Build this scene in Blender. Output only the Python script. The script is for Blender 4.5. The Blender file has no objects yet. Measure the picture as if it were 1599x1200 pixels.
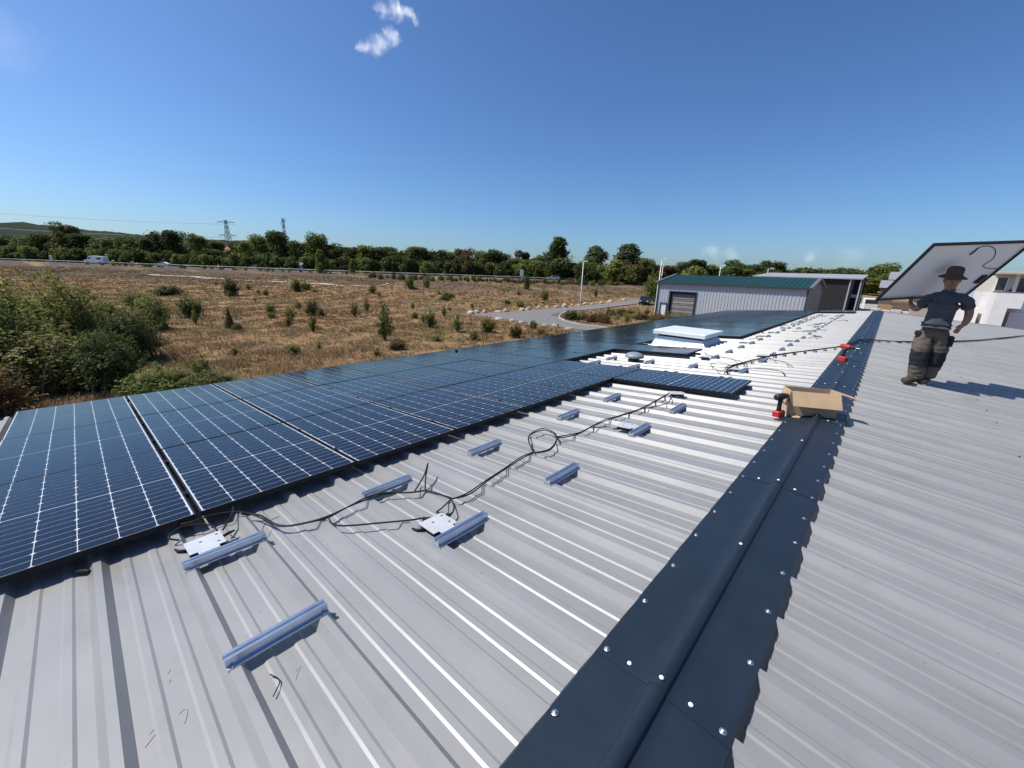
import bpy, math, random
import numpy as np
from mathutils import Matrix, Vector
random.seed(7)
sc = bpy.context.scene
COL = sc.collection

# ------------------------------------------------------------------ camera, sky, sun, exposure
CAMZ = 5.5
cam_d = bpy.data.cameras.new('camera')
cam = bpy.data.objects.new('camera', cam_d); COL.objects.link(cam); sc.camera = cam
cam_d.sensor_width = 36.0; cam_d.lens = 14.08; cam_d.clip_start = 0.05; cam_d.clip_end = 12000
_r = Vector((0.73366612, 0.67867306, 0.03371793)); _u = Vector((-0.20462499, 0.17334355, 0.96336941)); _b = Vector((0.64796808, -0.71369103, 0.26604976))
cam.matrix_world = Matrix(((_r.x, _u.x, _b.x, 0), (_r.y, _u.y, _b.y, 0), (_r.z, _u.z, _b.z, CAMZ), (0, 0, 0, 1)))
sc.render.resolution_x = 1024; sc.render.resolution_y = 768

SUN = Vector((-0.53, -0.435, 1.0)).normalized()          # direction towards the sun
SUN_EL = math.asin(SUN.z); SUN_AZ = math.atan2(SUN.x, SUN.y)
w = bpy.data.worlds.new('World'); sc.world = w; w.use_nodes = True
nt = w.node_tree; nt.nodes.clear()
def N(t, tree, **kw):
    n = tree.nodes.new(t)
    for k, v in kw.items(): setattr(n, k, v)
    return n
sky = N('ShaderNodeTexSky', nt, sky_type='NISHITA'); sky.sun_disc = False
sky.sun_elevation = SUN_EL; sky.sun_rotation = SUN_AZ % (2 * math.pi)
sky.altitude = 150; sky.air_density = 1.0; sky.dust_density = 1.2; sky.ozone_density = 7.5
bg = N('ShaderNodeBackground', nt); bg.inputs['Strength'].default_value = 0.10
outw = N('ShaderNodeOutputWorld', nt)
# small fair-weather clouds, fixed in the sky by direction
tc = N('ShaderNodeTexCoord', nt)
cn = N('ShaderNodeTexNoise', nt); cn.inputs['Scale'].default_value = 22; cn.inputs['Detail'].default_value = 7; cn.inputs['Roughness'].default_value = 0.6
nt.links.new(tc.outputs['Generated'], cn.inputs['Vector'])
wn = N('ShaderNodeTexNoise', nt); wn.inputs['Scale'].default_value = 34; wn.inputs['Detail'].default_value = 6; nt.links.new(tc.outputs['Generated'], wn.inputs['Vector'])
w1 = N('ShaderNodeVectorMath', nt, operation='SUBTRACT'); w1.inputs[1].default_value = (.5, .5, .5); nt.links.new(wn.outputs['Color'], w1.inputs[0])
w2 = N('ShaderNodeVectorMath', nt, operation='SCALE'); w2.inputs['Scale'].default_value = .042; nt.links.new(w1.outputs[0], w2.inputs[0])
w3 = N('ShaderNodeVectorMath', nt, operation='ADD'); nt.links.new(tc.outputs['Generated'], w3.inputs[0]); nt.links.new(w2.outputs[0], w3.inputs[1])
acc = None
CL = [((-0.7681, 0.4604, 0.445), 0.006, 0.5), ((-0.7635, 0.4689, 0.4441), 0.007, 0.75), ((-0.7574, 0.4792, 0.4435), 0.008, 0.85), ((-0.7501, 0.489, 0.4451), 0.009, 0.9), ((-0.7441, 0.4996, 0.4436), 0.009, 0.9), ((-0.7399, 0.5087, 0.4401), 0.008, 0.8), ((-0.7366, 0.5173, 0.4357), 0.007, 0.45), ((-0.8029, 0.4452, 0.3963), 0.007, 0.6), ((-0.7988, 0.4542, 0.3944), 0.01, 0.8), ((-0.7932, 0.4626, 0.3959), 0.011, 0.85), ((-0.7858, 0.4704, 0.4015), 0.01, 0.8), ((-0.779, 0.4771, 0.4069), 0.009, 0.6), ((-0.7709, 0.4771, 0.4221), 0.007, 0.6), ((-0.769, 0.4836, 0.4181), 0.009, 0.75), ((-0.7667, 0.4912, 0.4134), 0.009, 0.8), ((-0.7664, 0.4961, 0.4082), 0.007, 0.5),
      ((-0.96, 0.005, 0.2801), .03, .10), ((-0.2994, 0.9523, 0.0598), .013, .35), ((-.262, .963, .052), .014, .2), ((-0.1273, 0.9904, 0.0546), .012, .3), ((-0.072, 0.996, 0.0524), .016, .12)]
for d, rad, amp in CL:
    ds = N('ShaderNodeVectorMath', nt, operation='DISTANCE'); ds.inputs[1].default_value = d
    nt.links.new(w3.outputs[0], ds.inputs[0])
    mr = N('ShaderNodeMapRange', nt, interpolation_type='SMOOTHSTEP'); mr.inputs['From Min'].default_value = rad * 1.75; mr.inputs['From Max'].default_value = 0
    mr.inputs['To Min'].default_value = 0; mr.inputs['To Max'].default_value = amp
    nt.links.new(ds.outputs['Value'], mr.inputs['Value'])
    if acc is None: acc = mr.outputs['Result']
    else:
        mx = N('ShaderNodeMath', nt, operation='MAXIMUM'); nt.links.new(acc, mx.inputs[0]); nt.links.new(mr.outputs['Result'], mx.inputs[1]); acc = mx.outputs[0]
nm = N('ShaderNodeMapRange', nt); nm.inputs['From Min'].default_value = .22; nm.inputs['From Max'].default_value = .62
nt.links.new(cn.outputs['Fac'], nm.inputs['Value'])
ml = N('ShaderNodeMath', nt, operation='MULTIPLY'); nt.links.new(acc, ml.inputs[0]); nt.links.new(nm.outputs['Result'], ml.inputs[1])
mixc = N('ShaderNodeMix', nt, data_type='RGBA'); mixc.inputs['B'].default_value = (8.6, 8.9, 9.6, 1)
sk1 = N('ShaderNodeVectorMath', nt, operation='SCALE'); sk1.inputs['Scale'].default_value = 0.1; nt.links.new(sky.outputs[0], sk1.inputs[0])
skg = N('ShaderNodeGamma', nt); skg.inputs['Gamma'].default_value = 1.17; nt.links.new(sk1.outputs[0], skg.inputs[0])
sk2 = N('ShaderNodeVectorMath', nt, operation='MULTIPLY'); sk2.inputs[1].default_value = (9.5, 10.6, 11.3); nt.links.new(skg.outputs[0], sk2.inputs[0])
nt.links.new(ml.outputs[0], mixc.inputs['Factor']); nt.links.new(sk2.outputs[0], mixc.inputs['A'])
nt.links.new(mixc.outputs['Result'], bg.inputs['Color']); nt.links.new(bg.outputs[0], outw.inputs['Surface'])

sun_d = bpy.data.lights.new('sun', 'SUN'); sun_d.energy = 4.0; sun_d.angle = math.radians(0.53); sun_d.color = (1.0, 0.95, 0.87)
sun = bpy.data.objects.new('sun', sun_d); COL.objects.link(sun); sun.rotation_euler = SUN.to_track_quat('Z', 'Y').to_euler()
sc.view_settings.view_transform = 'Standard'; sc.view_settings.look = 'None'; sc.view_settings.exposure = 0.4; sc.view_settings.gamma = 1.0
sc.view_settings.use_curve_mapping = False

# ------------------------------------------------------------------ helpers
def tag(o, label=None, cat=None, group=None, kind=None):
    if label: o['label'] = label
    if cat: o['category'] = cat
    if group: o['group'] = group
    if kind: o['kind'] = kind
    return o
def empty(name, M=None, **kw):
    o = bpy.data.objects.new(name, None); o.empty_display_size = .2; COL.objects.link(o)
    if M is not None: o.matrix_world = M
    return tag(o, **kw)
def T(x, y, z=0, rz=0, s=1):
    return Matrix.Translation((x, y, z)) @ Matrix.Rotation(rz, 4, 'Z') @ Matrix.Scale(s, 4)
class MB:
    def __init__(s): s.v = []; s.f = []
    def add(s, vs, fs):
        o = len(s.v); s.v += [tuple(p) for p in vs]; s.f += [tuple(i + o for i in f) for f in fs]; return s
    def box(s, x0, x1, y0, y1, z0, z1):
        return s.add([(x0,y0,z0),(x1,y0,z0),(x1,y1,z0),(x0,y1,z0),(x0,y0,z1),(x1,y0,z1),(x1,y1,z1),(x0,y1,z1)],
                     [(0,3,2,1),(4,5,6,7),(0,1,5,4),(1,2,6,5),(2,3,7,6),(3,0,4,7)])
    def bbox(s, x0, x1, y0, y1, z0, z1, b):      # box with chamfered vertical and top edges
        P = [(x0+b,y0),(x1-b,y0),(x1,y0+b),(x1,y1-b),(x1-b,y1),(x0+b,y1),(x0,y1-b),(x0,y0+b)]
        cx, cy = (x0+x1)/2, (y0+y1)/2
        vs = [(x,y,z0) for x,y in P] + [(x,y,z1-b) for x,y in P] + [(cx+(x-cx)*(1-2*b/(x1-x0)), cy+(y-cy)*(1-2*b/(y1-y0)), z1) for x,y in P]
        fs = [tuple(range(7,-1,-1)), tuple(range(16,24))]
        for k in (0, 8):
            for i in range(8): j = (i+1) % 8; fs.append((k+i, k+j, k+8+j, k+8+i))
        return s.add(vs, fs)
    def prism(s, poly, y0, y1, ax='y'):         # polygon extruded along an axis
        n = len(poly)
        if ax == 'y': vs = [(a, y0, b) for a, b in poly] + [(a, y1, b) for a, b in poly]
        elif ax == 'x': vs = [(y0, a, b) for a, b in poly] + [(y1, a, b) for a, b in poly]
        else: vs = [(a, b, y0) for a, b in poly] + [(a, b, y1) for a, b in poly]
        fs = [tuple(range(n)), tuple(range(2*n-1, n-1, -1))]
        for i in range(n): j = (i+1) % n; fs.append((i, i+n, j+n, j))
        return s.add(vs, fs)
    def tube(s, pts, rads, seg=8, cap=True):
        pts = [Vector(p) for p in pts]
        if not hasattr(rads, '__len__'): rads = [rads] * len(pts)
        vs = []; fs = []; ref = Vector((0.13, 0.31, 0.94))
        for i, p in enumerate(pts):
            d = (pts[min(i+1, len(pts)-1)] - pts[max(i-1, 0)])
            d = d.normalized() if d.length > 1e-9 else Vector((0, 0, 1))
            a = d.cross(ref)
            if a.length < .05: a = d.cross(Vector((1, 0, 0)))
            a.normalize(); b = d.cross(a)
            for k in range(seg):
                t = 2 * math.pi * k / seg; vs.append(p + (a * math.cos(t) + b * math.sin(t)) * rads[i])
        for i in range(len(pts) - 1):
            for k in range(seg): j = (k+1) % seg; fs.append((i*seg+k, i*seg+j, (i+1)*seg+j, (i+1)*seg+k))
        if cap: fs.append(tuple(range(seg-1, -1, -1))); fs.append(tuple((len(pts)-1)*seg + k for k in range(seg)))
        return s.add(vs, fs)
    def lathe(s, prof, seg=16, c=(0, 0, 0), M=None):
        vs = []; fs = []
        for r, z in prof:
            for k in range(seg):
                t = 2*math.pi*k/seg; p = Vector((c[0]+r*math.cos(t), c[1]+r*math.sin(t), c[2]+z)); vs.append(M @ p if M else p)
        for i in range(len(prof)-1):
            for k in range(seg): j = (k+1) % seg; fs.append((i*seg+k, i*seg+j, (i+1)*seg+j, (i+1)*seg+k))
        fs.append(tuple(range(seg-1, -1, -1))); fs.append(tuple((len(prof)-1)*seg+k for k in range(seg)))
        return s.add(vs, fs)
    def mesh(s, name, m=None, smooth=False):
        me = bpy.data.meshes.new(name); me.from_pydata(s.v, [], s.f); me.update()
        if m: me.materials.append(m)
        if smooth:
            for p in me.polygons: p.use_smooth = True
        return me
    def build(s, name, m, parent=None, smooth=False, **kw):
        return link(name, s.mesh(name, m, smooth), parent, **kw)
def link(name, me, parent=None, M=None, **kw):
    o = bpy.data.objects.new(name, me); COL.objects.link(o)
    if parent is not None: o.parent = parent
    if M is not None:
        if parent is not None: o.matrix_local = M
        else: o.matrix_world = M
    return tag(o, **kw)
def copy_tree(o, parent=None):
    c = o.copy(); COL.objects.link(c); c.parent = parent
    for ch in list(o.children): copy_tree(ch, c)
    return c
def smooth_angle(me, ang=40):
    for p in me.polygons: p.use_smooth = True
    try: me.set_sharp_from_angle(angle=math.radians(ang))
    except Exception: pass

# ------------------------------------------------------------------ materials
MATS = {}
def mat(name, col, rough=.6, metal=0., col2=None, scale=5., detail=6., bump=0., bscale=None, coat=0., coat_rough=.05, spec=.5, island=0., stretch=(1,1,1), lo=.35, hi=.65, transl=0., obj_rand=0., stain=None):
    if name in MATS: return MATS[name]
    m = bpy.data.materials.new(name); m.use_nodes = True; t = m.node_tree; b = t.nodes['Principled BSDF']
    b.inputs['Roughness'].default_value = rough; b.inputs['Metallic'].default_value = metal
    b.inputs['Specular IOR Level'].default_value = spec
    b.inputs['Coat Weight'].default_value = coat; b.inputs['Coat Roughness'].default_value = coat_rough
    c1 = (*col, 1); b.inputs['Base Color'].default_value = c1
    cs = None
    if col2 or bump:
        g = N('ShaderNodeTexCoord', t); mp = N('ShaderNodeMapping', t); mp.inputs['Scale'].default_value = stretch
        t.links.new(g.outputs['Object'], mp.inputs[0])
    if col2:
        n = N('ShaderNodeTexNoise', t); n.inputs['Scale'].default_value = scale; n.inputs['Detail'].default_value = detail; n.inputs['Roughness'].default_value = .6
        t.links.new(mp.outputs[0], n.inputs['Vector'])
        r = N('ShaderNodeMapRange', t); r.inputs['From Min'].default_value = lo; r.inputs['From Max'].default_value = hi
        t.links.new(n.outputs['Fac'], r.inputs['Value']); fac = r.outputs['Result']
        if island:
            ge = N('ShaderNodeNewGeometry', t); mi = N('ShaderNodeMix', t); mi.inputs['Factor'].default_value = island
            t.links.new(fac, mi.inputs['A']); t.links.new(ge.outputs['Random Per Island'], mi.inputs['B']); fac = mi.outputs['Result']
        mx = N('ShaderNodeMix', t, data_type='RGBA'); mx.inputs['A'].default_value = c1; mx.inputs['B'].default_value = (*col2, 1)
        t.links.new(fac, mx.inputs['Factor']); cs = mx.outputs['Result']
        if obj_rand:
            oi = N('ShaderNodeObjectInfo', t); hs = N('ShaderNodeHueSaturation', t)
            m1 = N('ShaderNodeMapRange', t); m1.inputs['To Min'].default_value = 1 - obj_rand; m1.inputs['To Max'].default_value = 1 + obj_rand
            t.links.new(oi.outputs['Random'], m1.inputs['Value']); t.links.new(m1.outputs['Result'], hs.inputs['Value'])
            m2 = N('ShaderNodeMapRange', t); m2.inputs['To Min'].default_value = .5 - obj_rand*.08; m2.inputs['To Max'].default_value = .5 + obj_rand*.06
            t.links.new(oi.outputs['Random'], m2.inputs['Value']); t.links.new(m2.outputs['Result'], hs.inputs['Hue'])
            t.links.new(cs, hs.inputs['Color']); cs = hs.outputs['Color']
        for (ss, sst, scol, slo, shi, sfac) in (stain or []):
            mp3 = N('ShaderNodeMapping', t); mp3.inputs['Scale'].default_value = sst; t.links.new(g.outputs['Object'], mp3.inputs[0])
            n3 = N('ShaderNodeTexNoise', t); n3.inputs['Scale'].default_value = ss; n3.inputs['Detail'].default_value = 7; n3.inputs['Roughness'].default_value = .62; t.links.new(mp3.outputs[0], n3.inputs['Vector'])
            if obj_rand:
                oi3 = N('ShaderNodeObjectInfo', t); of = N('ShaderNodeVectorMath', t, operation='ADD'); t.links.new(mp3.outputs[0], of.inputs[0])
                sc3 = N('ShaderNodeMath', t, operation='MULTIPLY'); sc3.inputs[1].default_value = 57.; t.links.new(oi3.outputs['Random'], sc3.inputs[0]); t.links.new(sc3.outputs[0], of.inputs[1]); t.links.new(of.outputs[0], n3.inputs['Vector'])
            r3 = N('ShaderNodeMapRange', t); r3.inputs['From Min'].default_value = slo; r3.inputs['From Max'].default_value = shi; r3.inputs['To Max'].default_value = sfac; t.links.new(n3.outputs['Fac'], r3.inputs['Value'])
            x3 = N('ShaderNodeMix', t, data_type='RGBA'); x3.inputs['B'].default_value = (*scol, 1); t.links.new(r3.outputs['Result'], x3.inputs['Factor']); t.links.new(cs, x3.inputs['A']); cs = x3.outputs['Result']
        t.links.new(cs, b.inputs['Base Color'])
    if bump:
        n2 = N('ShaderNodeTexNoise', t); n2.inputs['Scale'].default_value = bscale or scale; n2.inputs['Detail'].default_value = 5
        t.links.new(mp.outputs[0], n2.inputs['Vector'])
        bp = N('ShaderNodeBump', t); bp.inputs['Strength'].default_value = 1; bp.inputs['Distance'].default_value = bump
        t.links.new(n2.outputs['Fac'], bp.inputs['Height']); t.links.new(bp.outputs[0], b.inputs['Normal'])
    if transl:
        tr = N('ShaderNodeBsdfTranslucent', t); ms = N('ShaderNodeMixShader', t); ms.inputs[0].default_value = transl
        if cs is not None: t.links.new(cs, tr.inputs['Color'])
        else: tr.inputs['Color'].default_value = c1
        t.links.new(b.outputs[0], ms.inputs[1]); t.links.new(tr.outputs[0], ms.inputs[2])
        t.links.new(ms.outputs[0], t.nodes['Material Output'].inputs['Surface'])
    MATS[name] = m; return m
M_roof = mat('grey coated sheet', (.312, .309, .302), .45, .18, (.284, .281, .275), 2.2, 8, bump=.0014, bscale=7., spec=.5, obj_rand=.045, stain=[(3.2, (.35, 1, 1), (.19, .186, .178), .56, .78, .6), (26, (1, 1, 1), (.13, .125, .12), .68, .74, .6), (1.1, (1, 1.6, 1), (.345, .335, .32), .55, .7, .45)])
M_ridge = mat('anthracite sheet', (.0145, .023, .038), .45, .0, (.018, .028, .045), 3., 6, bump=.0010, bscale=4., spec=.32, obj_rand=.06, stain=[(4, (1, .5, 1), (.035, .042, .052), .56, .8, .3), (30, (1, 1, 1), (.08, .08, .08), .70, .74, .35)])
M_alu = mat('mill aluminium', (.60, .66, .74), .32, .95, (.52, .58, .66), 14, 4)
M_steel = mat('zinc steel', (.55, .56, .57), .35, .9)
M_white_head = mat('white rivet', (.80, .80, .80), .4)
M_rubber = mat('black rubber', (.007, .007, .0075), .65, col2=(.013, .013, .0135), scale=30, spec=.3)
M_frame = mat('black anodised frame', (.010, .010, .012), .5, .0, spec=.3)
M_back = mat('white backsheet', (.58, .60, .62), .12, spec=.4, col2=(.53, .55, .57), scale=2.)
M_cell = mat('solar cell', (.0022, .0034, .0105), .11, spec=.29, col2=(.0030, .0046, .0135), scale=.9, detail=2)
M_backdull = mat('backsheet underside', (.86, .86, .86), .55)
M_conc = mat('render wall', (.50, .49, .46), .85, col2=(.42, .41, .38), scale=3)
M_white = mat('white paint', (.78, .78, .76), .5, col2=(.70, .70, .68), scale=2)
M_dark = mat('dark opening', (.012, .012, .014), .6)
M_glass = mat('dark glass', (.02, .03, .04), .05, spec=.8)
M_tyre = mat('tyre', (.015, .015, .015), .8)
M_pole = mat('galvanised pole', (.62, .63, .63), .45, .3)

# ------------------------------------------------------------------ terrain
def sstep(a, b, x):
    t = np.clip((np.asarray(x, float) - a) / (b - a), 0, 1); return t * t * (3 - 2 * t)
def ground(x, y):
    x = np.asarray(x, float); y = np.asarray(y, float)
    d = -.672 * x + .740 * y
    z = 3.7 * sstep(60, 145, d)
    n = .10 * np.sin(x * .55 + 1.3 * np.sin(y * .31)) * np.sin(y * .47 + .8 * np.sin(x * .23)) + .06 * np.sin(x * 1.3 + y * .9)
    mask = 1 - (sstep(-46, -43, x) * (1 - sstep(-8, -5, x)) * sstep(28, 32, y) * (1 - sstep(90, 95, y)))
    mask = mask * (1 - sstep(125, 132, d) * (1 - sstep(158, 165, d))) * sstep(-300, -250, x)
    mask = mask * (1 - sstep(-14, -10, x))
    mound = 1.5 * np.exp(-(((x + 82) / 6) ** 2 + ((y - 52) / 3.5) ** 2)) + 1.1 * np.exp(-(((x + 72) / 14) ** 2 + ((y - 66) / 2.5) ** 2))
    return z + n * mask + mound
def gz(x, y): return float(ground(x, y))

def axis_vals():
    a = list(np.arange(0, 200, 2.0)); s = 2.0
    while a[-1] < 6000: s *= 1.25; a.append(a[-1] + s)
    return np.array(a)
ax = axis_vals(); av = np.concatenate([-ax[:0:-1], ax])
GX, GY = np.meshgrid(av - 40, av + 30, indexing='ij'); GZ = ground(GX, GY)
n_ = len(av)
vs = np.stack([GX, GY, GZ], -1).reshape(-1, 3)
ii, jj = np.meshgrid(np.arange(n_ - 1), np.arange(n_ - 1), indexing='ij'); q = (ii * n_ + jj).ravel()
faces = np.stack([q, q + n_, q + n_ + 1, q + 1], -1)
def np_mesh(name, v, f, m, smooth=False):
    me = bpy.data.meshes.new(name); nv, nf, k = len(v), len(f), f.shape[1]
    me.vertices.add(nv); me.vertices.foreach_set('co', np.asarray(v, np.float32).ravel())
    me.loops.add(nf * k); me.loops.foreach_set('vertex_index', np.asarray(f, np.int32).ravel())
    me.polygons.add(nf); me.polygons.foreach_set('loop_start', np.arange(0, nf * k, k, dtype=np.int32))
    me.polygons.foreach_set('use_smooth', np.full(nf, smooth)); me.update(calc_edges=True)
    me.materials.append(m); return me
def ground_mat():
    m = bpy.data.materials.new('dry meadow'); m.use_nodes = True; t = m.node_tree; b = t.nodes['Principled BSDF']; b.inputs['Roughness'].default_value = .95; b.inputs['Specular IOR Level'].default_value = .1
    g = N('ShaderNodeTexCoord', t)
    def noise(s, d=8, st=(1,1,1), rot=0):
        mp = N('ShaderNodeMapping', t); mp.inputs['Scale'].default_value = st; mp.inputs['Rotation'].default_value = (0, 0, rot); t.links.new(g.outputs['Object'], mp.inputs[0])
        n = N('ShaderNodeTexNoise', t); n.inputs['Scale'].default_value = s; n.inputs['Detail'].default_value = d; n.inputs['Roughness'].default_value = .65; t.links.new(mp.outputs[0], n.inputs['Vector']); return n.outputs['Fac']
    def ramp(f, stops):
        r = N('ShaderNodeValToRGB', t); e = r.color_ramp.elements
        e[0].position, e[0].color = stops[0][0], (*stops[0][1], 1); e[1].position, e[1].color = stops[-1][0], (*stops[-1][1], 1)
        for p, c in stops[1:-1]: k = e.new(p); k.color = (*c, 1)
        t.links.new(f, r.inputs[0]); return r.outputs[0]
    a = ramp(noise(.9), [(.3, (.13, .075, .038)), (.47, (.23, .135, .066)), (.6, (.31, .20, .10)), (.75, (.36, .26, .14))])
    gr = ramp(noise(2.2), [(.3, (.06, .065, .02)), (.7, (.16, .145, .055))])
    mk = N('ShaderNodeMapRange', t); mk.inputs['From Min'].default_value = .56; mk.inputs['From Max'].default_value = .68; t.links.new(noise(.07, 6), mk.inputs['Value'])
    mx = N('ShaderNodeMix', t, data_type='RGBA'); t.links.new(mk.outputs['Result'], mx.inputs['Factor']); t.links.new(a, mx.inputs['A']); t.links.new(gr, mx.inputs['B'])
    # ploughed / mown bands towards the main road, running parallel to it
    bands = ramp(noise(.05, 4, (.08, 1, 1), -.739), [(.42, (.23, .16, .08)), (.5, (.12, .085, .06)), (.57, (.10, .075, .058)), (.62, (.24, .19, .09))])
    sx = N('ShaderNodeSeparateXYZ', t); t.links.new(g.outputs['Object'], sx.inputs[0])
    d1 = N('ShaderNodeMath', t, operation='MULTIPLY'); d1.inputs[1].default_value = -.672; t.links.new(sx.outputs['X'], d1.inputs[0])
    d2 = N('ShaderNodeMath', t, operation='MULTIPLY_ADD'); d2.inputs[1].default_value = .74; t.links.new(sx.outputs['Y'], d2.inputs[0]); t.links.new(d1.outputs[0], d2.inputs[2])
    fd = N('ShaderNodeMapRange', t); fd.inputs['From Min'].default_value = 84; fd.inputs['From Max'].default_value = 98; t.links.new(d2.outputs[0], fd.inputs['Value'])
    mx2 = N('ShaderNodeMix', t, data_type='RGBA'); t.links.new(fd.outputs['Result'], mx2.inputs['Factor']); t.links.new(mx.outputs['Result'], mx2.inputs['A']); t.links.new(bands, mx2.inputs['B'])
    far = ramp(noise(.012, 5), [(.4, (.05, .07, .025)), (.55, (.20, .16, .08)), (.65, (.08, .09, .035))])
    f2 = N('ShaderNodeMapRange', t); f2.inputs['From Min'].default_value = 170; f2.inputs['From Max'].default_value = 260; t.links.new(d2.outputs[0], f2.inputs['Value'])
    mx3 = N('ShaderNodeMix', t, data_type='RGBA'); t.links.new(f2.outputs['Result'], mx3.inputs['Factor']); t.links.new(mx2.outputs['Result'], mx3.inputs['A']); t.links.new(far, mx3.inputs['B'])
    t.links.new(mx3.outputs['Result'], b.inputs['Base Color'])
    bp = N('ShaderNodeBump', t); bp.inputs['Distance'].default_value = .25; t.links.new(noise(1.6, 6), bp.inputs['Height']); t.links.new(bp.outputs[0], b.inputs['Normal'])
    return m
link('ground', np_mesh('ground', vs, faces, ground_mat(), True), kind='structure')

def drape(name, polyL, polyR, m, dz=.03, cols=6, sub=2.0, kind='structure', parent=None):
    # strip between two polylines, laid on the terrain
    def resample(P, n):
        P = np.array(P, float); s = np.r_[0, np.cumsum(np.hypot(*np.diff(P, axis=0).T))]; u = np.linspace(0, s[-1], n)
        return np.stack([np.interp(u, s, P[:, 0]), np.interp(u, s, P[:, 1])], -1)
    ln = max(np.hypot(*np.diff(np.array(polyL, float), axis=0).T).sum(), np.hypot(*np.diff(np.array(polyR, float), axis=0).T).sum())
    n = max(2, int(ln / sub)); A = resample(polyL, n); B = resample(polyR, n)
    W = np.linspace(0, 1, cols + 1)[None, :, None]; P = A[:, None] * (1 - W) + B[:, None] * W
    z = ground(P[..., 0], P[..., 1]) + dz
    v = np.concatenate([P, z[..., None]], -1).reshape(-1, 3); k = cols + 1
    i, j = np.meshgrid(np.arange(n - 1), np.arange(cols), indexing='ij'); q = (i * k + j).ravel()
    return link(name, np_mesh(name, v, np.stack([q, q + 1, q + k + 1, q + k], -1), m, True), parent, kind=kind)
M_asph = mat('old asphalt', (.20, .195, .185), .9, col2=(.145, .14, .135), scale=1.2, bump=.004, bscale=40)
M_asph2 = mat('road asphalt', (.10, .10, .10), .9, col2=(.075, .075, .075), scale=1)
M_kerb = mat('kerb concrete', (.46, .43, .38), .85, col2=(.36, .33, .29), scale=3)
M_line = mat('road paint', (.75, .75, .72), .7)
drape('access_road', [(-40.4, 35.8), (-40.4, 50), (-40.2, 66), (-39.5, 96)], [(-36.3, 36.2), (-36.4, 50), (-36.2, 66), (-34.5, 96)], M_asph, .035)
drape('turning_area', [(-36.5, 36.0), (-28, 35.9), (-12, 35.9)], [(-36.4, 52), (-33.8, 46.5), (-31.8, 43.5), (-29.1, 41.1), (-25.9, 39.7), (-12, 39.4)], M_asph, .043, cols=10, sub=1.0)
kb = [(-36.2, 80), (-36.3, 60), (-36.3, 51.6), (-33.7, 46.5), (-31.7, 43.6), (-29.0, 41.2), (-25.9, 39.9), (-12, 39.6)]
mk = MB()
kp = [Vector((x, y, gz(x, y))) for x, y in kb]
for a, b in zip(kp[:-1], kp[1:]):
    d = (b - a); nrm = Vector((-d.y, d.x, 0)).normalized() * .16; up = Vector((0, 0, .14))
    mk.add([a - nrm*.2, a + nrm, b + nrm, b - nrm*.2, a - nrm*.2 + up, a + nrm + up, b + nrm + up, b - nrm*.2 + up], [(0,3,2,1),(4,5,6,7),(0,1,5,4),(1,2,6,5),(2,3,7,6),(3,0,4,7)])
mk.build('kerb', M_kerb, kind='structure')
# main road beyond the meadow
Fd = np.array([-.672, .740]); Rd = np.array([.740, .672])
def fl(d, l): return tuple(Fd * d + Rd * l)
ls = [-420, -330, -250, -180, -110, -40, 20, 80, 150]
dd = [215, 184, 164, 150, 146, 143, 142, 143, 150]
drape('main_road', [fl(d - 4, l) for d, l in zip(dd, ls)], [fl(d + 5, l) for d, l in zip(dd, ls)], M_asph2, .08, cols=4, sub=6)
drape('road_line', [fl(d - 3.6, l) for d, l in zip(dd, ls)], [fl(d - 3.35, l) for d, l in zip(dd, ls)], M_line, .09, cols=1, sub=6)
drape('gravel_verge', [fl(d - 5.6, l) for d, l in zip(dd, ls)], [fl(d - 4, l) for d, l in zip(dd, ls)], mat('pale verge', (.40, .35, .27), .95, col2=(.30, .25, .18), scale=.6), .05, cols=1, sub=6)
drape('gravel_track', [(-140, 14), (-116, 29), (-96, 42), (-84, 50)], [(-141.4, 15.6), (-117.2, 30.6), (-97, 43.6), (-84.6, 51.5)], mat('pale track', (.52, .44, .33), .95, col2=(.40, .33, .24), scale=.5), .07, cols=2, sub=4)
gr = empty('guard_rail', T(*fl(150, -60), 2), label='long pale metal guard rail along the far side of the main road', cat='guard rail')
gi = gr.matrix_world.inverted()
m1 = MB(); m2 = MB()
P = []
for d, l in zip(dd, ls):
    x, y = fl(d + 5.2, l); P.append(Vector((x, y, gz(x, y))))
dense = []
for a, b in zip(P[:-1], P[1:]):
    n = int((b - a).length / 4)
    for i in range(n):
        p = a.lerp(b, i / n); p.z = gz(p.x, p.y); dense.append(p)
for a, b in zip(dense[:-1], dense[1:]):
    d = (b - a).normalized(); nn = Vector((-d.y, d.x, 0)) * .05
    m1.add([a + nn + Vector((0,0,.55)), b + nn + Vector((0,0,.55)), b - nn + Vector((0,0,.66)), a - nn + Vector((0,0,.66)), a + nn + Vector((0,0,.78)), b + nn + Vector((0,0,.78))], [(0,1,2,3), (3,2,5,4)])
    m2.tube([a, a + Vector((0, 0, .78))], .05, 4)
for mm, nme, kd in ((m1, 'rail', None), (m2, 'post', 'stuff')):
    mm.v = [gi @ Vector(v) for v in mm.v]; mm.build(nme, mat('weathered rail', (.26, .27, .27), .6, .0), gr, kind=kd)

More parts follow.
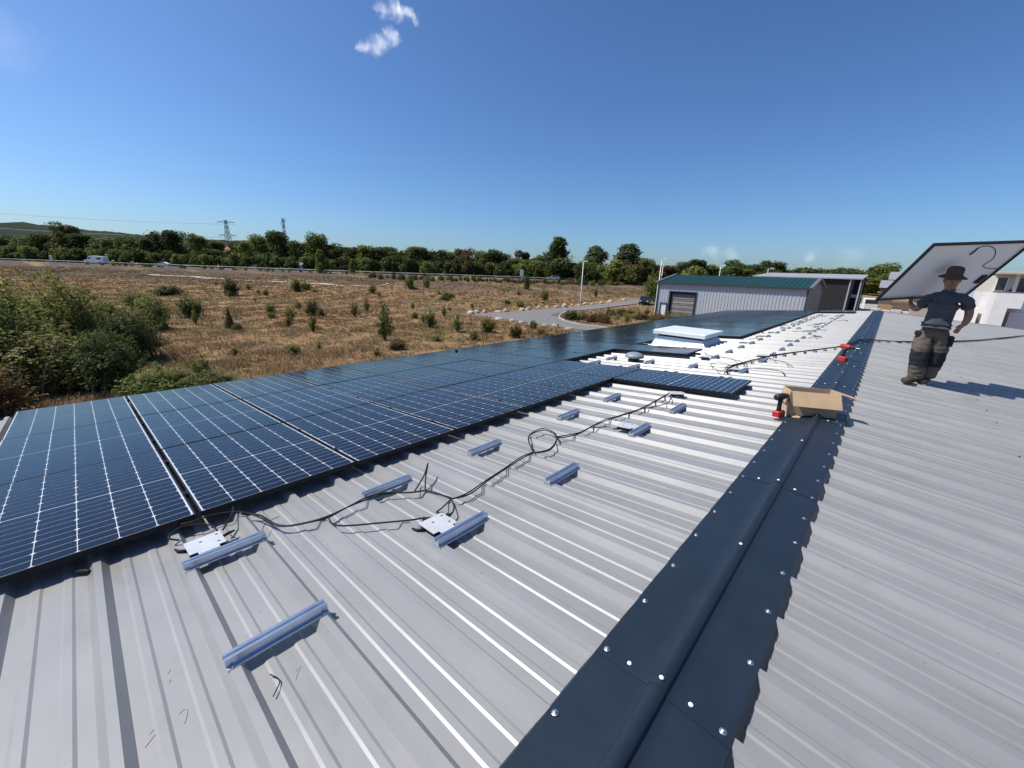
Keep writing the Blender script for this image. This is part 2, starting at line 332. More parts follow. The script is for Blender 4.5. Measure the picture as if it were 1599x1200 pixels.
# hills on the horizon
HP = [(-2816,-277,100),(-2668,-137,117),(-2655,-121,127),(-2604,-74,130),(-2555,-32,122),(-2507,10,119),(-2458,52,114),(-2362,137,108),(-2285,205,102),(-2188,289,91),(-2093,375,88),(-2008,452,90),(-1866,582,91),(-1713,718,86),(-1597,820,74),(-1443,955,63),(-1289,1091,53),(-1157,1212,54),(-1042,1315,52),(-851,1485,43),(-567,1744,44),(-283,2002,47),(1,2261,50),(296,2543,70),(466,2699,74),(753,2955,70)]
HA = np.array(HP, float); s_ = np.r_[0, np.cumsum(np.hypot(*np.diff(HA[:, :2], axis=0).T))]; u = np.linspace(0, s_[-1], 700)
hx, hy, hz = (np.interp(u, s_, HA[:, k]) for k in range(3)); rng = np.random.default_rng(3)
rows = []
for k, (off, hh) in enumerate(((-700, 0), (-420, .35), (-180, .78), (0, 1.0), (300, .8), (900, .5), (1700, 0))):
    dx, dy = HA[-1, 0] - HA[0, 0], HA[-1, 1] - HA[0, 1]; L = math.hypot(dx, dy); nx, ny = -dy / L, dx / L
    jit = rng.normal(0, 2.2, 700); jit = np.convolve(jit, np.ones(3) / 3, 'same') * (1 if hh > 0 else 0)
    rows.append(np.stack([hx + nx * off, hy + ny * off, (hz + CAMZ) * hh + jit - (3 if hh == 0 else 0)], -1))
hv = np.array(rows); i, j = np.meshgrid(np.arange(len(rows) - 1), np.arange(699), indexing='ij'); q = (i * 700 + j).ravel()
M_hill = mat('wooded hill', (.012, .023, .013), .95, col2=(.028, .036, .020), scale=.012, detail=9, spec=.1, bump=6, bscale=.03)
link('hills', np_mesh('hills', hv.reshape(-1, 3), np.stack([q, q + 1, q + 701, q + 700], -1), M_hill, True), kind='structure')

# ------------------------------------------------------------------ the roof we stand on
TS = math.tan(.0805); CS, SN = math.cos(.0805), math.sin(.0805)
XR = -.33; ZR = CAMZ - 1.4278 + XR * TS            # ridge line of the crest plane
PITCH = .3485; C0 = .195                           # rib pitch and the position of rib 0 along the ridge
Y_NEAR, Y_FAR = -4.2, 33.65
def LM(x, y, h=0, rz=0):     # frame on the left slope: local x uphill, y along ridge, z normal; h above the rib crests
    z = ZR + (x - XR) * TS
    R = Matrix(((CS, 0, -SN), (0, 1, 0), (SN, 0, CS))).to_4x4()
    return Matrix.Translation((x - SN * h, y, z + CS * h)) @ R @ Matrix.Rotation(rz, 4, 'Z')
def RM(x, y, h=0, rz=0):     # the same on the right slope (local x downhill)
    z = ZR - (x - XR) * TS
    R = Matrix(((CS, 0, SN), (0, 1, 0), (-SN, 0, CS))).to_4x4()
    return Matrix.Translation((x + SN * h, y, z + CS * h)) @ R @ Matrix.Rotation(rz, 4, 'Z')
def LP(x, y, h=0): return LM(x, y, h) @ Vector((0, 0, 0))
def RP(x, y, h=0): return RM(x, y, h) @ Vector((0, 0, 0))

bld = empty('metal_building', T(0, 15, 0), label='long low building whose grey ribbed metal roof carries the solar panels', cat='building')
bi = bld.matrix_world.inverted()
def prof3():
    P = []
    for k in range(3):
        c = k * PITCH
        P += [(c - .016, 0), (c + .016, 0), (c + .045, -.04)]
        for q_ in (1/3, 2/3):
            m = c + q_ * PITCH; P += [(m - .024, -.04), (m - .013, -.0345), (m + .013, -.0345), (m + .024, -.04)]
        P += [(c + PITCH - .045, -.04)]
    P += [(3 * PITCH - .016, 0), (3 * PITCH + .016, 0), (3 * PITCH + .030, -.02)]
    P[0] = (-.0185, .0016); P[1] = (.0185, .0016); P.insert(0, (-.032, -.018))
    return P
def sheet_mesh(length, sgn):
    P = prof3(); v = []; f = []; nu = 9
    for i in range(nu):
        uu = sgn * (length * i / (nu - 1))
        for a, h in P: v.append((uu, a, h))
    k = len(P)
    for i in range(nu - 1):
        for j in range(k - 1):
            f.append((i*k+j, i*k+j+1, (i+1)*k+j+1, (i+1)*k+j) if sgn < 0 else (i*k+j, (i+1)*k+j, (i+1)*k+j+1, i*k+j+1))
    me = bpy.data.meshes.new('roof_sheet'); me.from_pydata(v, [], f); me.materials.append(M_roof); return me
meL = sheet_mesh(8.16, -1); meR = sheet_mesh(9.4, 1)
n0 = -12
for i in range(36):
    y = C0 + (n0 + 3 * i) * PITCH
    link('roof_sheet', meL, bld, bi @ LM(XR - .02, y))
    link('roof_sheet', meR, bld, bi @ RM(XR + .02, y))
Y_NEAR = C0 + n0 * PITCH; Y_FAR = C0 + (n0 + 108) * PITCH
# walls, gutter and verge trims
XL = XR - 8.05; XRr = XR + 9.2
def wall_quad(name, pts, th=.12, m=M_conc):
    a, b = Vector(pts[0]), Vector(pts[1]); d = (b - a).normalized(); nn = Vector((-d.y, d.x, 0)) * th
    v = [bi @ Vector(p) for p in pts] + [bi @ (Vector(p) + nn) for p in pts]; n = len(pts)
    f = [tuple(range(n)), tuple(range(2*n-1, n-1, -1))] + [(k, k+n, (k+1) % n + n, (k+1) % n) for k in range(n)]
    MB().add(v, f).build(name, m, bld)
zl = ZR + (XL - XR) * TS - .08; zr = ZR - (XRr - XR) * TS - .08
M_clad = mat('grey cladding', (.34, .35, .36), .5, .1, (.30, .31, .32), 2)
wall_quad('wall', [(XL, Y_FAR - .2, 0), (XL, Y_NEAR + .2, 0), (XL, Y_NEAR + .2, zl), (XL, Y_FAR - .2, zl)], m=M_clad)
wall_quad('wall', [(XRr, Y_NEAR + .2, 0), (XRr, Y_FAR - .2, 0), (XRr, Y_FAR - .2, zr), (XRr, Y_NEAR + .2, zr)], m=M_clad)
for yy in (Y_NEAR + .25, Y_FAR - .3):
    wall_quad('wall', [(XL + .13, yy, 0), (XRr - .13, yy, 0), (XRr - .13, yy, zr), (XR, yy, ZR - .08), (XL + .13, yy, zl)], m=M_clad)
g = MB()
g.prism([(-.14, -.10), (-.02, -.10), (-.02, -.03), (-.03, -.03), (-.03, -.09), (-.13, -.09), (-.13, -.02), (-.14, -.02)], Y_NEAR, Y_FAR)
gm = Matrix.Translation((XL - .02, 0, ZR + (XL - XR) * TS - .02)); g.v = [bi @ gm @ Vector(v) for v in g.v]; g.build('gutter', M_ridge, bld)
for sgn in (-1, 1):
    LMf = LM if sgn < 0 else RM
    x0, x1 = (XR - 8.1, XR - .26) if sgn < 0 else (XR + .26, XR + 9.3)
    a0 = LMf(x0, Y_FAR, .006); v = []
    pr = [(-.06, .006), (.05, .006), (.05, -.16), (.045, -.16), (.045, .0), (-.06, .0)]
    for x in (x0, x1):
        Mx = LMf(x, Y_FAR, 0)
        for a, h in pr: v.append(bi @ (Mx @ Vector((0, a, h + .003))))
    MB().add(v, [tuple(range(5, -1, -1)), tuple(range(6, 12))] + [(k, (k+1) % 6, (k+1) % 6 + 6, k + 6) for k in range(6)]).build('verge_trim', M_roof, bld)

me_fix = MB().lathe([(.011, 0), (.011, .002), (.006, .003), (.006, .009)], 8).mesh('screw', mat('dark screw', (.05, .05, .055), .6))
for fn, xs_ in ((RM, (1.28, 3.1)), (LM, (-2.02,))):
    for x_ in xs_:
        for n in range(1, 34, 2 if fn is RM else 5):
            if random.random() < .8: link('screw', me_fix, bld, bi @ fn(x_ + random.uniform(-.02, .02), C0 + n * PITCH + random.uniform(-.004, .004), .0016))

# ridge caps with their turned-down, notched edges
WL, WR = .256, .250
scr = MB(); scr.lathe([(.0125, 0), (.0125, .0015), (.0095, .003), (.0065, .0035), (.0065, .0085), (.005, .0095)], 10)
me_scr = scr.mesh('screw', M_steel)
riv = MB(); riv.lathe([(.0095, 0), (.009, .003), (.006, .006), (.002, .007)], 10); me_riv = riv.mesh('rivet', M_white_head, True)
def cap_profile():
    P = [(-WL - .004, -.010, 'L'), (-WL, .004, 'L'), (-.075, .004, 'L'), (-.040, .006, 'L')]
    for k in range(9):
        t = math.pi * k / 8; P.append((-.033 * math.cos(t), .010 + .024 * math.sin(t), 'C'))
    P += [(.040, .006, 'R'), (.075, .004, 'R'), (WR, .004, 'R'), (WR + .003, -.006, 'R')]
    return P
def cap_pt(a, h, y):      # position measured from the ridge line
    return Vector((XR + a * CS, y, ZR - abs(a) * SN + h))
seams = [1.205 + 2.115 * k for k in range(-3, 16)]; seams[0] = Y_NEAR - .03; seams[-1] = Y_FAR + .06
seams = [s for s in seams if s <= Y_FAR + .07]
if seams[-1] < Y_FAR: seams.append(Y_FAR + .06)
P = cap_profile()
for k in range(len(seams) - 1):
    ya, yb = seams[k] - .0, seams[k + 1] + .07
    m = MB(); v = []; f = []
    ys = [ya, ya + .01, (ya + yb) / 2, yb]; lift = [.0030, .0030, .0015, .0]
    for yy, li in zip(ys, lift):
        for a, h, _ in P: v.append(cap_pt(a, h + li, yy))
    kk = len(P)
    for i in range(3):
        for j in range(kk - 1): f.append((i*kk+j, (i+1)*kk+j, (i+1)*kk+j+1, i*kk+j+1))
    v2 = [p - Vector((0, 0, .0012)) for p in v[:kk]]; o = len(v); v += v2
    f += [(j, j+1, o+j+1, o+j) for j in range(kk-1)]
    m.add(v, f)
    for n in range(-13, 97):                 # tabs bent down into each pan
        c = C0 + n * PITCH
        t0, t1 = max(c + .019, ya), min(c + PITCH - .019, yb - .07)
        if t1 - t0 < .05: continue
        for sg, W in ((1, WR), (-1, WL)):
            b0, b1 = max(c + .045, ya), min(c + PITCH - .045, yb - .07)
            q_ = [cap_pt(sg*(W+.001), .003, t0), cap_pt(sg*(W+.001), .003, t1), cap_pt(sg*(W+.02), -.037, b1)]
            for fr in (2/3, 1/3):
                mm_ = c + fr * PITCH
                if b0 < mm_ - .03 and mm_ + .03 < b1: q_ += [cap_pt(sg*(W+.02), -.037, mm_ + .022), cap_pt(sg*(W+.019), -.032, mm_ + .012), cap_pt(sg*(W+.019), -.032, mm_ - .012), cap_pt(sg*(W+.02), -.037, mm_ - .022)]
            q_.append(cap_pt(sg*(W+.02), -.037, b0))
            m.add(q_, [tuple(range(len(q_))) if sg > 0 else tuple(range(len(q_)-1, -1, -1))])
    base = Matrix.Translation((XR, (ya + yb) / 2, ZR))
    inv = base.inverted(); m.v = [inv @ Vector(p) for p in m.v]
    me = m.mesh('ridge_cap', M_ridge); smooth_angle(me, 30)
    cap = link('ridge_cap', me, bld, bi @ base)
    for n in range(-13, 97):
        c = C0 + n * PITCH
        if not (ya + .02 <= c < yb - .05) or c > 24: continue
        for sg, W, fn in ((-1, WL, LM), (1, WR, RM)):
            cc = c + random.uniform(-.006, .006)
            link('screw', me_scr, cap, inv @ fn(XR + sg * (W - .032 + random.uniform(-.005, .005)), cc, .0068, random.random()))
    for a, h in ((-.125, .0068), (.108, .0068), (0., .0375)):
        p = cap_pt(a, h + .0015, ya + .035 + random.uniform(-.01, .01))
        if ya < 22: link('rivet', me_riv, cap, inv @ Matrix.Translation(p))
    if ya < 22: link('rivet', me_riv, cap, inv @ Matrix.Translation(cap_pt(0, .0365, (ya + yb) / 2 + .02)))

# ------------------------------------------------------------------ solar panels
PU, PV, PH = 1.755, 1.074, .035          # size down the slope, along the ridge, frame depth
KP, SP, Y0, S0 = 1.094, 1.77, -.7605, 3.0567
def ordn(n): return f"{n}{'th' if 10 <= n % 100 <= 20 else {1:'st',2:'nd',3:'rd'}.get(n % 10, 'th')}"
def frame_mesh():
    m = MB(); a, b, l = PU/2, PV/2, .0105
    m.box(-a, a, -b, -b+l, 0, PH); m.box(-a, a, b-l, b, 0, PH)
    m.box(-a, -a+l, -b+l, b-l, 0, PH-.0004); m.box(a-l, a, -b+l, b-l, 0, PH-.0004)
    m.box(-a+.0105, -a+.03, -b+.011, b-.011, 0, .002); m.box(a-.03, a-.0105, -b+.011, b-.011, 0, .002)
    m.box(-a+.0301, a-.0301, -b+.0105, -b+.03, 0, .0019); m.box(-a+.0301, a-.0301, b-.03, b-.0105, 0, .0019)
    return m.mesh('frame', M_frame)
def lam_mesh():
    m = MB(); a, b = PU/2-.0107, PV/2-.0107; m.box(-a, a, -b, b, PH-.0075, PH-.0025)
    me = m.mesh('backsheet', M_back); me.materials.append(M_backdull); me.polygons[0].material_index = 1; return me
CW, CG, HG, MG = .1680, .0048, .0056, .011
CU = (PU - .021 - .014 - MG - 18 * HG) / 20
def half_cell(m, u0, v0, flip):
    u1, v1, c = u0 + CU, v0 + CW, .011; z = PH - .0014
    if flip: pts = [(u0+c, v0), (u1, v0), (u1, v1), (u0+c, v1), (u0, v1-c), (u0, v0+c)]
    else: pts = [(u0, v0), (u1-c, v0), (u1, v0+c), (u1, v1-c), (u1-c, v1), (u0, v1)]
    m.add([(a, b, z) for a, b in pts], [tuple(range(6))])
def string_mesh(ms=None):
    m = ms or MB(); L = 10*CU + 9*HG
    for k in range(10): half_cell(m, -L/2 + k*(CU+HG), -CW/2, k % 2 == 0)
    return m
me_frame, me_lam = frame_mesh(), lam_mesh(); me_str = string_mesh().mesh('cell_string', M_cell)
L_ = 10*CU + 9*HG
spots = [(sg * (L_/2 + MG/2), (c - 2.5) * (CW + CG)) for sg in (-1, 1) for c in range(6)]
mg = MB()
for su, sv in spots:
    t = string_mesh(); mg.add([(x+su, y+sv, z) for x, y, z in t.v], t.f)
me_grid = mg.mesh('cell_grid', M_cell)
clampm = MB(); clampm.box(-.03, .03, -.009, .009, .004, PH+.002); clampm.box(-.03, .03, -.02, .02, PH+.0005, PH+.0045); clampm.lathe([(.007, 0), (.007, .006)], 6, (0, 0, PH+.0045))
me_clamp = clampm.mesh('clamp', M_frame)
def make_panel(M, near, label, group, clamp=True):
    o = empty('solar_panel', M, label=label, cat='solar panel', group=group)
    link('frame', me_frame, o); link('backsheet', me_lam, o)
    if near:
        for su, sv in spots: link('cell_string', me_str, o, Matrix.Translation((su, sv, 0)))
    else: link('cell_grid', me_grid, o)
    if clamp:
        for u_ in (-.45, .45): link('clamp', me_clamp, o, Matrix.Translation((u_, PV/2 + .010, 0)))
    return o
TP = .08
ROWN = {-1: 'beside the ridge, ahead of the array', 0: 'of the upslope row of the array', 1: 'of the middle row of the array', 2: 'of the eave row of the array'}
for row in (0, 1, 2, -1):
    cols = [k for k in range(30)] if row > 0 else ([k for k in range(30) if k not in (7, 8, 10, 11, 12)] if row == 0 else [6, 28, 29])
    for i, k in enumerate(cols):
        s_c = S0 + SP * (row + .5); x = -s_c * CS
        M = LM(x, Y0 + KP * (k + .5) + random.uniform(-.002, .002), TP - PH + random.uniform(-.0015, .0015))
        M = M @ Matrix.Rotation(random.uniform(-.0025, .0025), 4, 'X') @ Matrix.Rotation(random.uniform(-.002, .002), 4, 'Y')
        if row == -1: lab = ['lone dark solar panel jutting from the array towards the ridge near the cardboard box', 'farther strip of solar panel by the ridge, nearer of two at the far roof end', 'last solar panel by the ridge at the far roof end'][i]
        elif row == 0 and k == 9: lab = 'single solar panel jutting out just before the white skylight'
        else: lab = f"blue-black solar panel, {ordn(i+1)} from the near end {ROWN[row]}"
        make_panel(M, (k <= 5 or (k == 6 and row <= 0)), lab, 'solar panels fixed on the left roof slope', clamp=(k <= 12))

# ------------------------------------------------------------------ mounting rails, inverters, cables
RP_ = [(-.040, 0), (.040, 0), (.040, .004), (.024, .008), (.024, .040), (.007, .040), (.007, .026), (-.007, .026), (-.007, .040), (-.024, .040), (-.024, .008), (-.040, .004)]
rm_ = MB(); rm_.prism(RP_, 0, .405); me_rail = rm_.mesh('rail_profile', M_alu)
me_rs = MB().lathe([(.008, 0), (.008, .0015), (.0055, .002), (.0055, .007)], 6).mesh('screw', M_steel)
NR = [-4, 0, 3, 6, 10, 13, 16, 19, 22, 26, 29, 32, 35, 38, 41, 45, 48, 51, 54, 57, 60, 63, 67, 70, 73, 76, 79]
def rail(x, n, label, group):
    y = C0 + n * PITCH - .027
    o = empty('mounting_rail', LM(x, y, .0016, random.uniform(-.012, .012)), label=label, cat='rail', group=group)
    link('rail_profile', me_rail, o)
    if n < 45:
        for sx in (-.033, .033):
            for yy in (.020, .385): link('screw', me_rs, o, Matrix.Translation((sx, yy, .004)))
    return o
inv_list = []
for x, rn in ((-1.655, 'row nearer the ridge'), (-2.545, 'row nearer the panels')):
    c = 0
    for n in NR:
        if n == 16: continue                    # under the lone panel
        c += 1
        rail(x + random.uniform(-.008, .008), n, f"short blue-grey aluminium mounting rail, {ordn(c)} from the near end in the {rn}", 'mounting rails waiting on the bare roof')
        inv_list.append((x, n))
c = 0
for x in (-3.42, -4.30):
    for n in (20, 22, 32, 35):
        c += 1; rail(x, n, f"aluminium mounting rail on bare roof around the skylight, {ordn(c)} of these", 'mounting rails waiting on the bare roof')
ib = MB(); ib.bbox(-.085, .085, -.10, .10, 0, .030, .012); me_ib = ib.mesh('casing', M_rubber)
ip = MB(); ip.box(-.095, .10, -.105, .105, .0305, .0335); ip.box(-.098, -.095, -.105, .105, .018, .0335); ip.box(.10, .135, -.06, .06, .0305, .0335)
me_ip = ip.mesh('mounting_plate', mat('bright plate', (.62, .63, .63), .4, .25, (.55, .56, .56), 9))
ih = MB()
for a, b in ((-.03, -.02), (.05, .07), (-.06, .08)): ih.lathe([(.009, 0), (.009, .0006)], 10, (a, b, .0335))
me_ih = ih.mesh('slot', M_dark)
ic = MB(); ic.tube([(-.03, .10, .012), (-.05, .15, .012), (-.07, .19, .006)], [.011, .011, .006], 8); ic2 = MB().tube([(-.02, -.10, .012), (-.06, -.14, .012), (-.11, -.15, .008)], [.011, .011, .007], 8); me_ic2 = ic2.mesh('connector', M_rubber, True)
me_ic = ic.mesh('connector', M_rubber, True)
def inverter(x, y, label, rz=0):
    o = empty('micro_inverter', LM(x, y, .002, rz) @ Matrix.Scale(.86, 4), label=label, cat='inverter', group='micro-inverters beside the rails')
    link('casing', me_ib, o); link('mounting_plate', me_ip, o); link('slot', me_ih, o); link('connector', me_ic, o); link('connector', me_ic2, o); return o
inverter(-2.71, .30, 'grey plated micro-inverter on the nearest rail by the panel edge', .02)
inverter(-1.815, 1.345, 'micro-inverter on the second rail from the front, near the tangled black cables', -.03)
inverter(-1.81, 3.86, 'micro-inverter beside a rail, just beyond the cable loop', .05)
inverter(-1.95, 5.62, 'dark micro-inverter at the near edge of the lone panel', .4)
inverter(-1.80, 8.05, 'micro-inverter beyond the lone panel, by the coiled cable end')
inverter(-2.71, 9.25, 'micro-inverter near the single panel before the skylight')
inverter(-1.80, 10.1, 'micro-inverter where the thick cable bundle starts', .1)
c = 0
for x, n in inv_list:
    if n >= 35 and (n + int(x * 10)) % 2 == 0:
        c += 1; inverter(x - .16, C0 + n * PITCH + .1, f"small far micro-inverter, {ordn(c)} of those beyond the skylight", random.uniform(-.2, .2))

def catmull(pts, n=6):
    P = [Vector(p) for p in pts]; out = []
    for i in range(len(P) - 1):
        a, b, c, d = P[max(i-1, 0)], P[i], P[i+1], P[min(i+2, len(P)-1)]
        for k in range(n):
            t = k / n; out.append(.5 * ((2*b) + (c - a)*t + (2*a - 5*b + 4*c - d)*t*t + (3*b - a - 3*c + d)*t**3))
    out.append(P[-1]); return out
def surf(x, y, h):
    return LP(x, y, h) if x <= XR else RP(x, y, h)
def cable(xy, h=.012, r=.0056, n=6, jit=.008):
    pts = []
    for p in xy:
        hh = p[2] if len(p) > 2 else h
        pts.append(surf(p[0] + random.uniform(-jit, jit), p[1] + random.uniform(-jit, jit), hh + random.uniform(-.003, .004)))
    return MB().tube(catmull(pts, n), r, 6)
def cable_obj(name, parts, label, group=None):
    o = empty(name, T(*parts[0].v[0]), label=label, cat='cable', group=group); inv = o.matrix_world.inverted()
    for m in parts:
        m.v = [inv @ Vector(v) for v in m.v]; me = m.mesh('cable_run', M_rubber, True); link('cable_run', me, o)
    return o
main = [(-3.13,.15,.03),(-3.014,.283,.05),(-3.02,.387,.05),(-2.966,.528,.04),(-2.869,.61),(-2.659,.645),(-2.569,.692),(-2.496,.804),(-2.462,.914),(-2.485,1.057),(-2.49,1.222,.02),(-2.46,1.356,.02),(-2.341,1.482),(-2.265,1.572),(-2.075,1.605),(-2.017,1.617),(-1.994,1.749),(-2.036,1.986),(-2.085,2.257),(-2.125,2.508),(-2.132,2.677)]
loop = [(-2.132,2.677),(-2.348,2.868,.02),(-2.449,3.029,.03),(-2.444,3.215,.03),(-2.263,3.179,.03),(-2.12,3.008,.03),(-2.046,2.808,.02),(-2.09,2.66,.02)]
tail = [(-2.196,3.11,.015),(-2.132,3.209),(-2.085,3.372),(-2.092,3.633),(-2.099,3.919),(-2.062,4.073),(-2.036,4.256),(-1.998,4.6),(-2.017,5.223),(-2.036,5.669),(-1.988,5.85,.0)]
parts = [cable(main), cable([(a+.015, b+.012, .014) for a, b, *_ in main[3:]]), cable(loop), cable([(a+.01, b-.012, .018) for a, b, *_ in loop]), cable(tail), cable([(a-.012, b+.016, .014) for a, b, *_ in tail])]
parts += [cable([(-2.472,.927),(-2.351,.908),(-2.257,.95),(-2.126,1.1),(-1.999,1.257),(-1.955,1.33),(-1.93,1.30)]), cable([(-2.0,1.61),(-1.92,1.56),(-1.87,1.50),(-1.865,1.45,.02)]), cable([(-2.02,1.62),(-1.98,1.50),(-1.95,1.44),(-1.90,1.45,.02)])]
parts += [cable([(-2.265,1.572),(-2.40,1.66,.04),(-2.52,1.78,.09),(-2.42,1.68,.05),(-2.32,1.50)]), cable([(-1.998,4.6),(-1.93,4.72),(-1.86,5.05),(-1.9,5.3),(-1.98,5.5)]), cable([(-2.08,3.6),(-1.98,3.72),(-1.92,3.74,.02)], r=.005)]
parts += [cable([(-2.86,.20,.03),(-2.90,.16,.05),(-2.97,.24,.06),(-2.93,.35,.04),(-2.82,.38,.03)]), cable([(-2.78,.40,.03),(-2.95,.50,.04),(-3.05,.52,.05),(-3.10,.5,.02)]), cable([(-2.70,.42,.02),(-2.60,.46),(-2.62,.56),(-2.70,.62),(-2.72,.70)], r=.0022)]
b2 = MB().tube(catmull([surf(-1.955,1.33,.014), surf(-1.925,1.345,.016), surf(-1.88,1.40,.014)], 4), .011, 8); parts.append(b2)
cable_obj('cable_run', parts, 'black twin cables snaking along the bare roof from the nearest panels past a loop')
bund = [(-1.885,7.64),(-1.937,8.23),(-1.83,8.921),(-1.661,10.047),(-1.335,10.956),(-1.061,11.638),(-.663,12.574),(-.471,13.45,.02),(-.30,14.3,.05),(.06,15.28,.015),(.68,16.28),(1.97,19.34),(3.3,23.29),(4.51,27.24),(5.2,29)]
parts = []
for k in range(7):
    parts.append(cable([(a + random.uniform(-.04, .04), b + random.uniform(-.05, .05), (p[0] if p else .014) + random.uniform(0, .02)) for a, b, *p in (bund if k > 1 else bund[3:])], r=.007, jit=.03))
parts += [cable([(-1.95,7.7),(-2.15,7.95,.03),(-2.3,8.3,.05),(-2.1,8.5,.04),(-1.9,8.3)], r=.006), cable([(-1.66,10.0),(-1.5,9.6,.02),(-1.25,9.3,.03),(-1.05,8.9)], r=.006), cable([(-1.83,8.9),(-2.3,9.4),(-2.7,9.6),(-3.0,10.1)], r=.006), cable([(-1.8,8.1),(-1.5,8.3,.03),(-1.15,8.25,.03),(-1.0,7.9)], r=.006)]
cable_obj('cable_bundle', parts, 'thick black cable bundle crossing the ridge behind the drill to the right slope')
c = 0
for n in range(38, 80, 3):
    c += 1; y = C0 + n * PITCH; x = random.choice((-2.2, -1.5, -2.8)); pp = [(x, y)]
    for k in range(5): pp.append((pp[-1][0] + random.uniform(-.25, .25), pp[-1][1] + random.uniform(.05, .3), random.uniform(.01, .04)))
    cable_obj('loose_cable', [cable(pp, r=.008)], f"loose black cable end between far rails, {ordn(c)} beyond the skylight", 'loose cable ends between the far rails')

# ------------------------------------------------------------------ things standing on the roof
M_gal = mat('pale coated metal', (.62, .66, .68), .42, .1, (.55, .59, .62), 3)
sk = empty('skylight', Matrix.Translation(LP(-4.06, 11.95, -.04)), label='white box skylight with a thick flat lid standing among the panels', cat='skylight')
m = MB(); v = []
for (dx, dy, z0) in ((.78, .80, -.06), (.62, .66, .22)):
    for a, b in ((-1, -1), (1, -1), (1, 1), (-1, 1)): v.append((a*dx, b*dy, z0 + (a*dx*TS if z0 < 0 else 0)))
m.add(v, [(0,1,5,4),(1,2,6,5),(2,3,7,6),(3,0,4,7),(4,5,6,7)]); m.build('curb', M_gal, sk)
MB().box(-.60, .60, -.64, .64, .221, .285).build('collar', M_ridge, sk)
m = MB(); m.bbox(-.72, .72, -.76, .76, .287, .40, .02); m.build('lid', mat('milky lid', (.74, .77, .79), .3, col2=(.68, .71, .73), scale=2), sk)
fl_ = MB(); fl_.add([(-.95, -.80, -.075+.038-.95*TS), (.95, -.80, .038-.075+.95*TS), (.95, -1.05, .038-.075+.95*TS), (-.95, -1.05, .038-.075-.95*TS)], [(0,1,2,3)]); fl_.v = [(x, y, z+.045) for x, y, z in fl_.v]; fl_.build('flashing', M_gal, sk)
dv = empty('roof_vent', Matrix.Translation(LP(-3.85, 8.2, -.04)), label='small grey mushroom vent dome in the gap of the panel array', cat='vent')
MB().lathe([(.13, -.02), (.115, .05), (.115, .10)], 20).build('pipe', M_ridge, dv, True)
MB().lathe([(.02, .09), (.19, .095), (.205, .115), (.19, .15), (.14, .185), (.07, .205), (.004, .21)], 24).build('dome', mat('grey plastic dome', (.22, .26, .28), .5), dv, True)
# cardboard box with open flaps
M_card = mat('cardboard', (.52, .36, .215), .85, col2=(.45, .305, .175), scale=6, bump=.0008, bscale=60)
bx = empty('cardboard_box', Matrix.Translation((-.44, 5.62, ZR - .045 + .02)) @ Matrix.Rotation(.50, 4, 'Z'), label='open brown cardboard box sitting on the ridge cap', cat='box')
m = MB(); W, D, H, t = .245, .115, .30, .004
for a in ((-W, W, -D, -D+t, 0, H), (-W, W, D-t, D, 0, H), (-W, -W+t, -D+t, D-t, 0, H), (W-t, W, -D+t, D-t, 0, H), (-W+t, W-t, -D+t, D-t, 0, t)): m.box(*a)
m.build('carton', M_card, bx)
def flap(pts, off):
    o = Vector(off); m = MB(); v = [Vector(p) for p in pts]; m.add(v + [p + o for p in v], [(0,1,2,3),(7,6,5,4),(0,4,5,1),(1,5,6,2),(2,6,7,3),(3,7,4,0)]); m.build('flap', M_card, bx)
flap([(-W+.004, -D-.001, H), (W-.004, -D-.001, H), (W-.004, -D-.10, H-.150), (-W+.004, -D-.10, H-.150)], (0, -.003, .001))
flap([(-W+.004, D+.001, H), (W-.004, D+.001, H), (W-.004, D+.035, H-.14), (-W+.004, D+.035, H-.14)], (0, .003, 0))
flap([(W+.001, -D+.006, H), (W+.001, D-.006, H), (W+.215, D-.006, H-.06), (W+.215, -D+.006, H-.06)], (0, 0, .0035))
flap([(-W-.001, -D+.006, H), (-W-.001, D-.006, H), (-W-.02, D-.006, H-.16), (-W-.02, -D+.006, H-.16)], (-.0035, 0, 0))
MB().box(-W+.03, W-.02, -D-.10, -D-.012, .012, .018).build('lower_flap', M_card, bx)
# cordless drills standing on their batteries
M_red = mat('red tool plastic', (.48, .03, .025), .4, col2=(.40, .025, .02), scale=20)
M_blk = mat('black tool plastic', (.018, .017, .016), .5)
def drill(M, head, label):
    o = empty('cordless_drill', M, label=label, cat='drill', group='cordless drills on the roof')
    b = MB(); b.bbox(-.038, .038, -.062, .05, 0, .062, .010); b.build('battery', M_red, o)
    h = MB(); h.tube([(0, .0, .06), (0, -.002, .10), (0, -.008, .15), (0, -.015, .19)], [.024, .020, .021, .026], 10); h.build('handle', M_blk, o, True)
    g = MB(); g.tube([(0, .065, .21), (0, .055, .21), (0, -.05, .21), (0, -.075, .21)], [.018, .033, .034, .030], 14); g.build('motor_housing', head, o, True)
    g = MB(); g.tube([(0, -.075, .21), (0, -.10, .21), (0, -.125, .21), (0, -.135, .21)], [.026, .024, .018, .010], 14); g.build('chuck', M_blk, o, True)
    g = MB(); g.tube([(0, -.13, .21), (0, -.19, .21)], [.0035, .003], 6); g.build('drill_bit', M_steel, o)
    g = MB(); g.box(-.007, .007, -.045, -.022, .155, .178); g.build('trigger', M_red if head is M_blk else M_blk, o)
drill(LM(-.665, 5.30, .002) @ Matrix.Rotation(2.75, 4, 'Z') @ Matrix.Scale(1.1, 4), M_blk, 'black cordless drill with red battery standing in front of the cardboard box')
drill(Matrix.Translation((-.45, 10.3, ZR - .01 + .006)) @ Matrix.Rotation(1.1, 4, 'Z') @ Matrix.Scale(1.35, 4), M_red, 'red cordless drill standing on the ridge cap by the cable bundle')
